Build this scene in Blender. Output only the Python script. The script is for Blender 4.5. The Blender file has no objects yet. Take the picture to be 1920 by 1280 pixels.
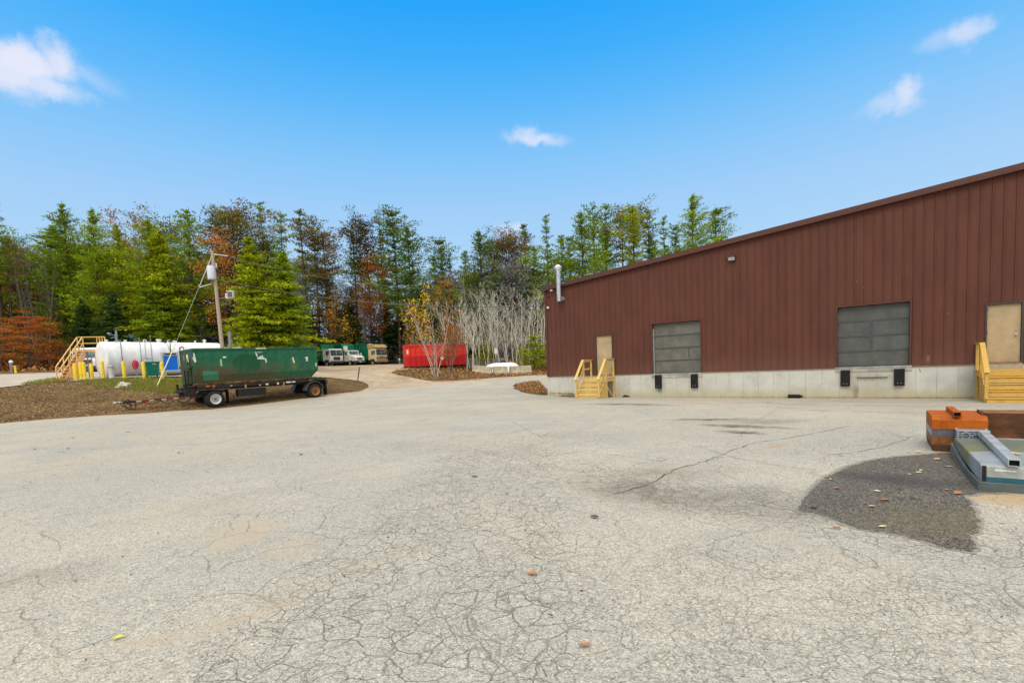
import bpy, bmesh, math, random
import numpy as np
from mathutils import Vector, Matrix, geometry, noise as mnoise
R = math.radians
random.seed(7)
scene = bpy.context.scene
COL = scene.collection
# ------------------------------------------------------------------ camera
EYE = 1.7
FPX, CX, CY = 925.52, 960.0, 754.46
_p, _r = -0.0723595, -0.0449401
_f = Vector((0, math.cos(_p), math.sin(_p))); _rt = Vector((1, 0, 0)); _up = _rt.cross(_f)
RT = _rt*math.cos(_r) + _up*math.sin(_r); UP = -_rt*math.sin(_r) + _up*math.cos(_r); FW = _f
cam = bpy.data.cameras.new('camera'); camo = bpy.data.objects.new('camera', cam); COL.objects.link(camo)
M = Matrix.Identity(4)
for i in range(3):
    M[i][0] = RT[i]; M[i][1] = UP[i]; M[i][2] = -FW[i]
M[2][3] = EYE
camo.matrix_world = M
cam.sensor_width = 36; cam.lens = FPX/1920*36; cam.shift_y = (CY-640)/1920
cam.clip_start = 0.05; cam.clip_end = 6000
scene.camera = camo
# ------------------------------------------------------------------ world: blue sky low, bright cloud deck added overhead as fill light
world = bpy.data.worlds.new("World"); scene.world = world; world.use_nodes = True
SUN_EL, SUN_AZ = R(48), R(205)      # azimuth clockwise from +Y
# (nodes are filled in by build_world() after the node helpers below)
sun = bpy.data.lights.new('sun', 'SUN'); sun.energy = 1.5; sun.angle = R(22); sun.color = (1, .95, .87)
suno = bpy.data.objects.new('sun', sun); COL.objects.link(suno)
_sd = Vector((math.sin(SUN_AZ)*math.cos(SUN_EL), math.cos(SUN_AZ)*math.cos(SUN_EL), math.sin(SUN_EL)))
suno.rotation_euler = _sd.to_track_quat('Z', 'Y').to_euler()
scene.view_settings.view_transform = 'Standard'; scene.view_settings.look = 'None'
scene.view_settings.exposure = 0.0; scene.view_settings.gamma = 1
scene.render.engine = 'CYCLES'
scene.cycles.max_bounces = 4; scene.cycles.diffuse_bounces = 3; scene.cycles.glossy_bounces = 2; scene.cycles.transmission_bounces = 2

# ------------------------------------------------------------------ node helpers
class NT:
    def __init__(s, tree): s.t = tree; s.n = tree.nodes; s.l = tree.links
    def node(s, typ, **kw):
        nd = s.n.new(typ)
        for k, v in kw.items(): setattr(nd, k, v)
        return nd
    def set(s, sock, v):
        if v is None: return
        if isinstance(v, bpy.types.NodeSocket): s.l.new(v, sock)
        else:
            if sock.type == 'RGBA' and not hasattr(v, '__len__'): v = (v, v, v, 1)
            if sock.type == 'RGBA' and len(v) == 3: v = (*v, 1)
            sock.default_value = v
    def math(s, op, a, b=None, c=None, clamp=False):
        nd = s.node('ShaderNodeMath', operation=op, use_clamp=clamp)
        for i, v in enumerate((a, b, c)): s.set(nd.inputs[i], v)
        return nd.outputs[0]
    def add(s, a, b): return s.math('ADD', a, b)
    def mul(s, a, b): return s.math('MULTIPLY', a, b)
    def vmath(s, op, a, b=None, scale=None):
        nd = s.node('ShaderNodeVectorMath', operation=op)
        s.set(nd.inputs[0], a); s.set(nd.inputs[1], b)
        if scale is not None: s.set(nd.inputs['Scale'], scale)
        return nd.outputs['Value'] if op in ('LENGTH', 'DOT_PRODUCT', 'DISTANCE') else nd.outputs[0]
    def mix(s, f, a, b, mode='MIX'):
        nd = s.node('ShaderNodeMix', data_type='RGBA', blend_type=mode)
        s.set(nd.inputs[0], f); s.set(nd.inputs[6], a); s.set(nd.inputs[7], b)
        return nd.outputs[2]
    def ramp(s, f, stops, interp='LINEAR'):
        nd = s.node('ShaderNodeValToRGB'); nd.color_ramp.interpolation = interp
        e = nd.color_ramp.elements
        while len(e) < len(stops): e.new(.5)
        for el, (p, c) in zip(e, stops):
            el.position = p
            el.color = (c, c, c, 1) if not hasattr(c, '__len__') else (*c[:3], 1)
        s.set(nd.inputs[0], f); return nd.outputs[0]
    def mapr(s, v, a, b, c=0, d=1, smooth=True):
        nd = s.node('ShaderNodeMapRange', interpolation_type='SMOOTHSTEP' if smooth else 'LINEAR', clamp=True)
        for i, x in enumerate((v, a, b, c, d)): s.set(nd.inputs[i], x)
        return nd.outputs[0]
    def noise(s, vec, scale, detail=4, rough=.55, color=False, dist=0):
        nd = s.node('ShaderNodeTexNoise'); s.set(nd.inputs['Vector'], vec)
        nd.inputs['Scale'].default_value = scale; nd.inputs['Detail'].default_value = detail
        nd.inputs['Roughness'].default_value = rough; nd.inputs['Distortion'].default_value = dist
        return nd.outputs['Color' if color else 'Fac']
    def vor(s, vec, scale, feature='F1', out='Distance', rnd=1):
        nd = s.node('ShaderNodeTexVoronoi', feature=feature); s.set(nd.inputs['Vector'], vec)
        nd.inputs['Scale'].default_value = scale; nd.inputs['Randomness'].default_value = rnd
        return nd.outputs[out]
    def coord(s, which='Object'):
        return s.node('ShaderNodeTexCoord').outputs[which]
    def mapping(s, vec, scale=(1, 1, 1), loc=(0, 0, 0), rot=(0, 0, 0)):
        nd = s.node('ShaderNodeMapping'); s.set(nd.inputs[0], vec)
        nd.inputs['Scale'].default_value = scale; nd.inputs['Location'].default_value = loc
        nd.inputs['Rotation'].default_value = rot
        return nd.outputs[0]
    def sep(s, vec):
        nd = s.node('ShaderNodeSeparateXYZ'); s.set(nd.inputs[0], vec); return nd.outputs
    def warp(s, vec, scale, amt, detail=3):
        c = s.noise(vec, scale, detail, color=True)
        c = s.vmath('SUBTRACT', c, (.5, .5, .5)); c = s.vmath('SCALE', c, scale=amt)
        return s.vmath('ADD', vec, c)
    def blob(s, vec, cx, cy, rx, ry, ang=0, soft=.5, plane='XY'):
        """1 inside an ellipse, 0 outside, soft edge"""
        nd = s.node('ShaderNodeMapping', vector_type='TEXTURE'); s.set(nd.inputs[0], vec)
        if plane == 'XY':
            nd.inputs['Location'].default_value = (cx, cy, 0); nd.inputs['Scale'].default_value = (rx, ry, 1e6); nd.inputs['Rotation'].default_value = (0, 0, ang)
        else:
            nd.inputs['Location'].default_value = (cx, 0, cy); nd.inputs['Scale'].default_value = (rx, 1e6, ry); nd.inputs['Rotation'].default_value = (0, -ang, 0)
        d = s.vmath('LENGTH', nd.outputs[0])
        return s.mapr(d, 1-soft, 1+soft, 1, 0)

def new_mat(name, fn=None, color=None, rough=.6, metal=0, spec=.3, var=.12, vscale=6, bump=0, bscale=40):
    """fn(nt) -> dict of Principled inputs; without fn a mottled plain paint"""
    m = bpy.data.materials.new(name); m.use_nodes = True; nt = NT(m.node_tree)
    bs = m.node_tree.nodes['Principled BSDF']
    d = {}
    if fn: d = fn(nt)
    elif color is not None:
        c = nt.coord()
        f = nt.noise(c, vscale, 5, .65)
        f2 = nt.mapr(f, .3, .7, 1-var, 1+var, False)
        nd = nt.vmath('MULTIPLY', color, (1, 1, 1)); v = nt.node('ShaderNodeCombineXYZ')
        for i in range(3): nt.set(v.inputs[i], f2)
        d['Base Color'] = nt.vmath('MULTIPLY', color, v.outputs[0])
        if bump: d['bump'] = (nt.noise(c, bscale, 4, .6), bump)
    bs.inputs['Roughness'].default_value = rough; bs.inputs['Metallic'].default_value = metal
    bs.inputs['Specular IOR Level'].default_value = spec
    for k, v in d.items():
        if k == 'bump':
            b = nt.node('ShaderNodeBump'); b.inputs['Strength'].default_value = 1
            b.inputs['Distance'].default_value = v[1]; nt.set(b.inputs['Height'], v[0])
            nt.l.new(b.outputs[0], bs.inputs['Normal'])
        else: nt.set(bs.inputs[k], v)
    return m

def build_world():
    nt = NT(world.node_tree); nt.n.clear()
    out = nt.node('ShaderNodeOutputWorld'); bg = nt.node('ShaderNodeBackground')
    nt.l.new(bg.outputs[0], out.inputs[0])
    g = nt.coord('Generated')            # view direction in a world shader
    v = nt.vmath('NORMALIZE', g)
    x, y, z = nt.sep(v)
    sky = nt.node('ShaderNodeTexSky', sky_type='NISHITA', sun_disc=False)
    sky.sun_elevation = SUN_EL; sky.sun_rotation = SUN_AZ
    nish = nt.vmath('SCALE', sky.outputs[0], scale=.08)
    blue = nt.ramp(z, [(0, (.55, .75, .92)), (.2, (.44, .69, .95)), (.29, (.37, .64, .97)), (.374, (.24, .58, .98)), (.45, (.12, .50, .99)), (.51, (.055, .44, .99)), (.57, (.022, .39, .99)), (1, (.01, .3, .9))])
    col = nt.mix(.04, blue, nish)
    # small drifting clouds, by direction
    wn = nt.noise(v, 12, 5, .62, color=True)
    wv = nt.vmath('ADD', v, nt.vmath('SCALE', nt.vmath('SUBTRACT', wn, (.5, .5, .5)), scale=.075))
    def cloud(px, py, rx, ry, tilt, op, soft=.55):
        d = (FW + RT*((px-CX)/FPX) - UP*((py-CY)/FPX)).normalized()
        e1 = d.cross(Vector((0, 0, 1))).normalized(); e2 = e1.cross(d)
        ca, sa = math.cos(tilt), math.sin(tilt)
        f1 = (e1*ca+e2*sa)/rx; f2 = (e2*ca-e1*sa)/ry
        cb = nt.node('ShaderNodeCombineXYZ'); nt.set(cb.inputs[0], nt.vmath('DOT_PRODUCT', wv, tuple(f1))); nt.set(cb.inputs[1], nt.vmath('DOT_PRODUCT', wv, tuple(f2)))
        return nt.mapr(nt.vmath('LENGTH', cb.outputs[0]), 1-soft, 1+soft, op, 0)
    cl = None
    for a in [(40, 118, .036, .025, 0, .95, .5), (112, 118, .026, .022, R(-20), .85, .6), (75, 162, .045, .013, 0, .75, .6), (5, 125, .04, .03, 0, .9, .55), (160, 142, .032, .010, R(-12), .3, .9),
              (1000, 262, .040, .010, R(-8), .7, .8), (985, 252, .016, .012, 0, .6, .8), (1702, 186, .015, .014, 0, .7, .8), (1675, 194, .028, .009, R(8), .45, .9),
              (1818, 64, .013, .014, 0, .65, .8), (1785, 74, .026, .011, 0, .35, .9), (951, 428, .020, .012, 0, .6, .9)]:
        m = cloud(*a); cl = m if cl is None else nt.math('MAXIMUM', cl, m)
    shade = nt.sep(wn)[1]
    cc = nt.mix(shade, (.70, .74, .93), (.90, .92, 1.0))
    col = nt.mix(cl, col, cc)
    # cloud deck from 45 degrees up is added out of frame to light the yard evenly and neutrally
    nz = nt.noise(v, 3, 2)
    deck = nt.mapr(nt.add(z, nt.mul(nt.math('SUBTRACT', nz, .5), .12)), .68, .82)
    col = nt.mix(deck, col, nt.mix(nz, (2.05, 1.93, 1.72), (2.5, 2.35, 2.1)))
    # bright cloud also added to the unseen sky behind the camera, as fill
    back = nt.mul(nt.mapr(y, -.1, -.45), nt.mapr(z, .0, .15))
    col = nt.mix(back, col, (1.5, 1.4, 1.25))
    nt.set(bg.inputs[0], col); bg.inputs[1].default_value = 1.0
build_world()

# ------------------------------------------------------------------ object helpers
def link(name, me, mat=None, parent=None):
    o = bpy.data.objects.new(name, me); COL.objects.link(o)
    if mat is not None:
        for m in (mat if isinstance(mat, (list, tuple)) else [mat]): me.materials.append(m)
    if parent is not None: o.parent = parent
    return o
def tag(o, label=None, cat=None, group=None, kind=None):
    if label: o['label'] = label
    if cat: o['category'] = cat
    if group: o['group'] = group
    if kind: o['kind'] = kind
    return o
def thing(name, label, cat, loc=(0, 0, 0), rz=0, group=None):
    o = bpy.data.objects.new(name, None); COL.objects.link(o)
    o.location = loc; o.rotation_euler = (0, 0, rz); o.empty_display_size = .3
    return tag(o, label, cat, group)
def copy_tree(o, parent=None):
    c = o.copy(); COL.objects.link(c)
    if parent is not None: c.parent = parent
    for ch in list(o.children): copy_tree(ch, c)
    return c

class MB:
    def __init__(s): s.v = []; s.f = []; s.mi = []; s.cur = 0
    def poly(s, pts):
        b = len(s.v); s.v += [tuple(p) for p in pts]; s.f.append(tuple(range(b, b+len(pts)))); s.mi.append(s.cur)
    def raw(s, vs, fs):
        b = len(s.v); s.v += [tuple(p) for p in vs]
        for f in fs: s.f.append(tuple(b+i for i in f)); s.mi.append(s.cur)
    def box(s, x0, x1, y0, y1, z0, z1):
        vs = [(x, y, z) for x in (x0, x1) for y in (y0, y1) for z in (z0, z1)]
        s.raw(vs, [(0, 1, 3, 2), (4, 6, 7, 5), (0, 4, 5, 1), (2, 3, 7, 6), (0, 2, 6, 4), (1, 5, 7, 3)]); return s
    def beam(s, p, q, w, h, up=(0, 0, 1)):
        p, q = Vector(p), Vector(q); d = (q-p).normalized(); u = Vector(up)
        a = d.cross(u)
        if a.length < 1e-4: a = d.cross(Vector((0, 1, 0)))
        a.normalize(); b = a.cross(d).normalized()
        vs = [e + a*(w/2*i) + b*(h/2*j) for e in (p, q) for i in (-1, 1) for j in (-1, 1)]
        s.raw(vs, [(0, 1, 3, 2), (4, 6, 7, 5), (0, 4, 5, 1), (2, 3, 7, 6), (0, 2, 6, 4), (1, 5, 7, 3)]); return s
    def tube(s, pts, rs, n=8, cap=True):
        pts = [Vector(p) for p in pts]
        if not hasattr(rs, '__len__'): rs = [rs]*len(pts)
        vs = []; fs = []; prev = None
        for i, p in enumerate(pts):
            d = (pts[min(i+1, len(pts)-1)] - pts[max(i-1, 0)])
            if d.length < 1e-9: d = Vector((0, 0, 1))
            d.normalize()
            a = d.cross(Vector((0, 0, 1))) if prev is None else (prev - d*prev.dot(d))
            if a.length < 1e-3: a = d.cross(Vector((0, 1, 0)))
            a.normalize(); prev = a; b = d.cross(a)
            for k in range(n):
                t = 2*math.pi*k/n; vs.append(p + (a*math.cos(t)+b*math.sin(t))*rs[i])
        for i in range(len(pts)-1):
            for k in range(n):
                k2 = (k+1) % n; fs.append((i*n+k, i*n+k2, (i+1)*n+k2, (i+1)*n+k))
        if cap: fs.append(tuple(range(n))[::-1]); fs.append(tuple((len(pts)-1)*n+k for k in range(n)))
        s.raw(vs, fs); return s
    def lathe(s, c, axis, prof, n=24):
        """prof: list of (t along axis, radius)"""
        ax = Vector(axis).normalized(); a = ax.cross(Vector((0, 0, 1)))
        if a.length < 1e-3: a = Vector((1, 0, 0))
        a.normalize(); b = ax.cross(a); c = Vector(c); vs = []; fs = []
        for t, r in prof:
            for k in range(n):
                w = 2*math.pi*k/n; vs.append(c + ax*t + (a*math.cos(w)+b*math.sin(w))*r)
        for i in range(len(prof)-1):
            for k in range(n):
                k2 = (k+1) % n; fs.append((i*n+k, i*n+k2, (i+1)*n+k2, (i+1)*n+k))
        fs.append(tuple(range(n))[::-1]); fs.append(tuple((len(prof)-1)*n+k for k in range(n)))
        s.raw(vs, fs); return s
    def prism(s, pts, off):
        """extrude planar polygon pts by vector off"""
        n = len(pts); off = Vector(off); P = [Vector(p) for p in pts]
        vs = P + [p+off for p in P]
        fs = [tuple(range(n))[::-1], tuple(range(n, 2*n))] + [(i, (i+1) % n, n+(i+1) % n, n+i) for i in range(n)]
        s.raw(vs, fs); return s
    def build(s, name, mat=None, parent=None, smooth=False, bevel=0, fix=True):
        me = bpy.data.meshes.new(name); me.from_pydata(s.v, [], s.f)
        mats = mat if isinstance(mat, (list, tuple)) else [mat]
        o = link(name, me, mats, parent)
        if len(mats) > 1: me.polygons.foreach_set('material_index', s.mi)
        if fix:
            bm = bmesh.new(); bm.from_mesh(me); bmesh.ops.recalc_face_normals(bm, faces=bm.faces); bm.to_mesh(me); bm.free()
        if smooth:
            me.polygons.foreach_set('use_smooth', [True]*len(me.polygons))
            if hasattr(me, 'set_sharp_from_angle'): me.set_sharp_from_angle(angle=R(40))
        if bevel:
            md = o.modifiers.new('bevel', 'BEVEL'); md.width = bevel; md.segments = 2; md.limit_method = 'ANGLE'; md.angle_limit = R(50)
        me.update(); return o

# ------------------------------------------------------------------ terrain
def pray(x, y): return FW + RT*((x-CX)/FPX) - UP*((y-CY)/FPX)
def at(x, y, Y):
    d = pray(x, y); return d*(Y/d.y) + Vector((0, 0, EYE))
_ctl = [(397, 768, 29.2), (585, 747, 34.5), (0, 795, 24), (195, 779, 25.5), (690, 727, 40), (1000, 711, 46), (940, 699, 53), (885, 699, 52), (998, 697, 54), (767, 690, 54),
        (610, 686, 88), (720, 683, 88), (200, 706, 38), (305, 710, 37), (180, 708, 39), (410, 703, 44), (0, 725, 33), (0, 702, 44), (0, 682, 58), (110, 697, 45), (500, 692, 60), (300, 690, 56), (740, 684, 95), (850, 684, 76),
        (990, 682, 64), (700, 714, 45), (670, 713, 42), (620, 712, 40), (300, 735, 33), (100, 735, 30.5), (0, 740, 29.5), (200, 722, 34), (760, 700, 50), (820, 709, 48), (700, 698, 62)]
CP = [tuple(at(*a)) for a in _ctl]
for X in (-40, -25, -12, 0, 12): CP.append((X, -20, 0)); CP.append((X, 0, 0)); CP.append((X, 8, 0)) if abs(X) < 30 else None
for X in (-12, -6, 0, 5): CP.append((X, 16, 0.0)); CP.append((X, 23, -.06 if X > -8 else -.03))
CP += [(2.2, 28.7, -.1), (4, 27.5, -.19), (9.2, 23.6, -.22), (13.3, 20.6, -.23), (17, 17.8, -.24), (22, 14, -.24), (30, 8, -.24), (8, 8, -.1), (14, 6, -.12), (12, 14, -.17), (20, 0, -.1), (30, -20, -.1),
       (-2, 34, .06), (12, 36, 0), (20, 30, -.1), (30, 40, .6), (30, 70, 2), (0, 100, 3.2), (30, 110, 3.5), (-60, 110, 5), (-80, 80, 6), (-80, 50, 5), (-70, 20, 1.5), (-60, -10, .5), (60, 60, 2), (60, 0, -.2), (60, 110, 4), (-40, 130, 5), (20, 140, 4.5)]
CP = np.array(CP, float)
def _U(r2): return np.where(r2 > 1e-9, r2*np.log(np.maximum(r2, 1e-9)), 0)
_n = len(CP); _K = _U(((CP[:, None, :2]-CP[None, :, :2])**2).sum(-1)) + np.eye(_n)*6.0
_P = np.c_[np.ones(_n), CP[:, :2]]
_A = np.zeros((_n+3, _n+3)); _A[:_n, :_n] = _K; _A[:_n, _n:] = _P; _A[_n:, :_n] = _P.T
_W = np.linalg.solve(_A, np.r_[CP[:, 2], 0, 0, 0])
def Gn(xy):
    xy = np.atleast_2d(np.asarray(xy, float)); q = xy.copy()
    q[:, 0] = np.clip(q[:, 0], -85, 65); q[:, 1] = np.clip(q[:, 1], -25, 140)
    k = _U(((q[:, None, :]-CP[None, :, :2])**2).sum(-1))
    z = k @ _W[:_n] + _W[_n] + q @ _W[_n+1:]
    return np.clip(z, -.6, 7)
def G(x, y): return float(Gn([(x, y)])[0])
def gp(px, py):
    """the ground point seen at a photo pixel"""
    d = pray(px, py); ts = np.geomspace(2, 150, 500)
    P = np.outer(ts, np.array(d)) + np.array([0, 0, EYE])
    h = P[:, 2] - Gn(P[:, :2])
    i = int(np.argmax(h < 0)) if (h < 0).any() else 480
    i = max(i, 1); a, b = h[i-1], h[i]; t = ts[i-1] + (ts[i]-ts[i-1])*(a/(a-b) if a != b else 0)
    p = d*float(t) + Vector((0, 0, EYE)); return Vector((p.x, p.y, G(p.x, p.y)))
def gy(px, Y):
    p = at(px, 690, Y); return Vector((p.x, Y, G(p.x, Y)))
def seg_dist(P, poly):
    P = np.asarray(P); A = np.array(poly); B = np.roll(A, -1, 0); d = np.full(len(P), 1e9)
    for a, b in zip(A, B):
        ab = b-a; t = np.clip(((P-a)@ab)/max(ab@ab, 1e-12), 0, 1); d = np.minimum(d, np.hypot(*(P-(a+t[:, None]*ab)).T))
    return d
def inside(P, poly):
    P = np.asarray(P); x, y = P[:, 0], P[:, 1]; c = np.zeros(len(P), bool); A = np.array(poly); B = np.roll(A, -1, 0)
    for (x1, y1), (x2, y2) in zip(A, B):
        m = ((y1 > y) != (y2 > y)); xs = (x2-x1)*(y-y1)/((y2-y1) if y2 != y1 else 1e-9)+x1; c ^= m & (x < xs)
    return c
def ragged(poly, step, amp, seed=0):
    out = []; n = len(poly)
    for i in range(n):
        a = Vector(poly[i]); b = Vector(poly[(i+1) % n]); L = (b-a).length; k = max(1, int(L/step)); nn = Vector((-(b-a).y, (b-a).x)).normalized() if L > 0 else Vector((0, 0))
        for j in range(k):
            p = a.lerp(b, j/k); o = (mnoise.noise(Vector((p.x/(step*5), p.y/(step*5), seed))) + .5*mnoise.noise(Vector((p.x/(step*1.7), p.y/(step*1.7), seed+3))))*amp
            p = p + nn*o; out.append((p.x, p.y))
    return out
def sheet(name, poly, off, step, mat, coarse=None):
    """ground-hugging sheet clipped to polygon"""
    A = np.array(poly); mn, mx = A.min(0), A.max(0)
    xs = np.arange(mn[0], mx[0], step); ys = np.arange(mn[1], mx[1], step)
    gx, gy_ = np.meshgrid(xs, ys); P = np.c_[gx.ravel(), gy_.ravel()] + np.random.RandomState(1).uniform(-.01, .01, (gx.size, 2))
    if coarse is not None: P = P[coarse(P)]
    ins = inside(P, poly); P = P[ins]; P = P[seg_dist(P, poly) > step*.35]
    pts = [Vector(p) for p in poly] + [Vector(p) for p in P]; n = len(poly)
    vs, es, fs, *_ = geometry.delaunay_2d_cdt(pts, [(i, (i+1) % n) for i in range(n)], [], 1, 1e-4)
    z = Gn(np.array([tuple(v) for v in vs])) + off
    me = bpy.data.meshes.new(name); me.from_pydata([(v.x, v.y, float(zz)) for v, zz in zip(vs, z)], [], [tuple(f) for f in fs])
    bm = bmesh.new(); bm.from_mesh(me)
    for f in bm.faces:
        if f.normal.z < 0: f.normal_flip()
        f.smooth = True
    bm.to_mesh(me); bm.free()
    return tag(link(name, me, mat), kind='structure')
def px2(l): return [tuple(gp(*p)[:2]) for p in l]

# ------------------------------------------------------------------ ground materials
TH = 0.6345602
Wd = Vector((math.cos(TH), -math.sin(TH), 0)); Nd = Vector((-math.sin(TH), -math.cos(TH), 0))   # along wall / out of wall
BO = Vector((2.164, 28.758, 0))
def bw(s, d, z=0): return BO + Wd*s + Nd*d + Vector((0, 0, z))

def asphalt(nt, dark=False):
    c = nt.coord(); d = {}
    if dark: base = nt.mix(nt.noise(c, 1.2, 4), (.078, .068, .052), (.128, .110, .080))
    else:
        base = nt.mix(nt.mapr(nt.noise(c, .16, 5, .6), .35, .65), (.368, .348, .292), (.430, .392, .320))
        base = nt.mix(nt.mul(nt.mapr(nt.noise(nt.warp(c, .5, 1.5, 2), .5, 4, .7), .42, .68), .6), base, (.318, .308, .272))
    # exposed stones in the binder
    _vn = nt.node('ShaderNodeTexVoronoi', feature='F1'); nt.set(_vn.inputs['Vector'], c); _vn.inputs['Scale'].default_value = 95
    sx, sy, sz = nt.sep(_vn.outputs['Color'])
    sd = _vn.outputs['Distance']; fine = nt.noise(c, 230, 2, .7)
    amp = 1.9 if dark else .52
    k = nt.add(nt.mul(nt.math('SUBTRACT', sx, .5), amp), nt.mul(nt.math('SUBTRACT', fine, .5), .7))
    k = nt.add(k, nt.mul(nt.math('SUBTRACT', nt.noise(c, 32, 2, .8), .5), .40))
    k = nt.add(k, nt.mul(nt.mapr(sy, .86, .98), .38 if not dark else 1.5))
    k = nt.add(k, nt.mul(nt.mapr(sz, .84, .97), -.32))
    k = nt.add(k, nt.mul(nt.math('SUBTRACT', nt.sep(nt.vor(c, 42, out='Color'))[0], .5), .9 if dark else .22))
    k = nt.math('MAXIMUM', nt.add(k, 1.0), .1)
    kv = nt.node('ShaderNodeCombineXYZ')
    for i in range(3): nt.set(kv.inputs[i], k)
    col = nt.vmath('MULTIPLY', base, kv.outputs[0])
    hgt = nt.mul(nt.math('SUBTRACT', .6, sd), .55)
    if not dark:
        wc = nt.warp(nt.warp(c, 1.1, .55, 2), 6, .11, 3)
        # alligator cracking, densest in two worn bands of the yard
        def band(ax, ay, bx, by, w0, w1):
            x, y, z = nt.sep(wc); ab = (bx-ax, by-ay); L2 = ab[0]**2+ab[1]**2
            px_ = nt.math('SUBTRACT', x, ax); py_ = nt.math('SUBTRACT', y, ay)
            t = nt.math('DIVIDE', nt.add(nt.mul(px_, ab[0]), nt.mul(py_, ab[1])), L2, clamp=True)
            dx = nt.math('SUBTRACT', px_, nt.mul(t, ab[0])); dy = nt.math('SUBTRACT', py_, nt.mul(t, ab[1]))
            return nt.mapr(nt.math('SQRT', nt.add(nt.mul(dx, dx), nt.mul(dy, dy))), w0, w1, 1, 0)
        z1 = band(-.9, 1.2, -.2, 9.5, .8, 1.7); z2 = band(.2, 8.4, 4.9, 3.4, .45, 1.15); z3 = band(1.0, 7.6, 2.4, 6.0, .5, 1.2); z4 = nt.mul(band(.3, 3.6, 4.2, 2.0, .8, 1.9), .6)
        zone = nt.math('MAXIMUM', nt.math('MAXIMUM', z1, z2), nt.math('MAXIMUM', z3, z4))
        e1 = nt.vor(wc, 5.2, 'DISTANCE_TO_EDGE'); e2 = nt.vor(wc, 11.5, 'DISTANCE_TO_EDGE'); e3 = nt.vor(wc, 1.15, 'DISTANCE_TO_EDGE')
        vary = nt.mapr(nt.noise(c, 1.7, 3, .7), .32, .62)
        c1 = nt.mul(nt.mapr(e1, .003, .034, 1, 0), nt.mul(nt.mul(zone, nt.mapr(nt.noise(c, 7, 2, .7), .34, .50, .5, 1)), nt.mapr(nt.noise(c, 1.9, 2, .7), .33, .56, .6, 1)))
        c2 = nt.mul(nt.mapr(e2, .005, .045, 1, 0), nt.mul(nt.mapr(nt.mul(nt.add(zone, .35), vary), .35, 1.0), .55))
        c3 = nt.mul(nt.mapr(e3, .001, .011, 1, 0), nt.mul(nt.mapr(nt.noise(c, .55, 2, .6), .42, .56), .75))
        crack = nt.math('MAXIMUM', nt.math('MAXIMUM', c1, c2), c3)
        # sand washed into hollows
        sand = None
        wB = nt.warp(nt.warp(c, .9, .8, 2), 5, .25, 2)
        def B(*a):
            return nt.blob(wB, *a)
        def pb(px, py, rx, ry, ang=0, soft=.4):
            p = gp(px, py); return B(p.x, p.y, rx, ry, ang, soft)
        for a, w in ((pb(455, 1005, .34, .42, 0, .3), 1), (pb(545, 1035, .30, .25), .65), (pb(335, 965, .75, .45, 0, .5), .45), (pb(490, 1145, .10, .55, R(-52), .6), .9), (pb(285, 1190, .07, .5, R(-58), .7), .85), (pb(640, 1075, .06, .7, R(-50), .8), .5),
                     (pb(1490, 1030, .07, 1.0, R(12), .8), .5), (pb(130, 870, 4, 1.6, R(15), .6), .38), (pb(300, 815, 6, 1.2, R(12), .7), .5), (pb(60, 820, 5, 1.0, R(12), .7), .5), (pb(650, 765, 5, .8, R(30), .8), .4),
                     (pb(1905, 948, .8, .14, R(-36), .7), .8), (pb(1400, 748.2, 14, .22, -TH, .9), .7), (pb(1400, 800, 1.1, .3, R(30), .8), .35), (pb(900, 760, 7, 1.2, R(20), .8), .25), (pb(700, 795, 5, .8, R(20), .8), .25)):
            m = nt.mul(a, w); sand = m if sand is None else nt.math('MAXIMUM', sand, m)
        edge = nt.node('ShaderNodeAttribute', attribute_name='edge').outputs['Fac']
        edge = nt.mapr(nt.add(edge, nt.mul(nt.math('SUBTRACT', nt.noise(c, .8, 4), .5), .9)), .35, .95, 0, .75)
        sand = nt.math('MAXIMUM', sand, edge)
        sand = nt.mul(sand, nt.mapr(nt.noise(c, 9, 4, .7), .25, .55, .55, 1))
        scol = nt.mix(nt.noise(c, 60, 3, .7), (.37, .30, .21), (.50, .42, .31))
        col = nt.mix(nt.mul(sand, .68), col, scol)
        # oil and damp stains
        st = None
        for a, w in ((pb(1345, 788, 1.0, .26, -TH+R(25), .7), .85), (pb(1392, 801, .9, .28, -TH, .6), .9), (pb(1392, 813, .45, .14, -TH, .7), .95), (pb(1395, 790, 1.4, .5, 0, .9), .3), (pb(1175, 759, 1.5, .45, -TH, .6), .7), (pb(1300, 757, 1.0, .16, -TH, .7), .4), (pb(1445, 757, 1.3, .16, -TH, .7), .7), (pb(1440, 792, .9, .35, 0, .9), .45), (pb(1650, 762, 1.6, .12, -TH, .8), .4), (pb(1545, 771, .5, .08, -TH, .8), .5), (pb(1450, 765, .8, .10, -TH, .7), .4),
                     (pb(1205, 925, .5, .8, R(20), .9), .62), (pb(1360, 940, .6, 1.1, R(70), .9), .42), (pb(1250, 890, .9, .5, 0, .9), .3), (pb(60, 1085, .5, .25, 0, .9), .3), (pb(940, 830, 2.5, 1.0, 0, .9), .12), (pb(1900, 752, 2.2, .5, -TH, .8), .35),
                     (pb(1640, 755, 2.5, .25, -TH, .8), .2), (pb(1680, 775, 2.0, .2, -TH, .8), .2), (pb(1480, 880, .05, 2.2, R(18), .9), .3), (pb(1030, 1130, .02, .02), .8), (pb(1695, 1147, .012, .012), .9)):
            m = nt.mul(a, w); st = m if st is None else nt.math('MAXIMUM', st, m)
        st = nt.mul(st, nt.mapr(nt.noise(wc, 2.5, 4, .7), .3, .6, .3, 1))
        col = nt.mix(st, col, (.10, .08, .055))
        # rusty tint around the dock and the steel
        ru = nt.math('MAXIMUM', nt.mul(pb(1930, 945, .9, .35, R(-36), .8), .55), nt.math('MAXIMUM', nt.mul(pb(1680, 815, .12, .1, 0, .5), .6), nt.mul(pb(1445, 838, .5, .1, R(20), .9), .5)))
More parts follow.
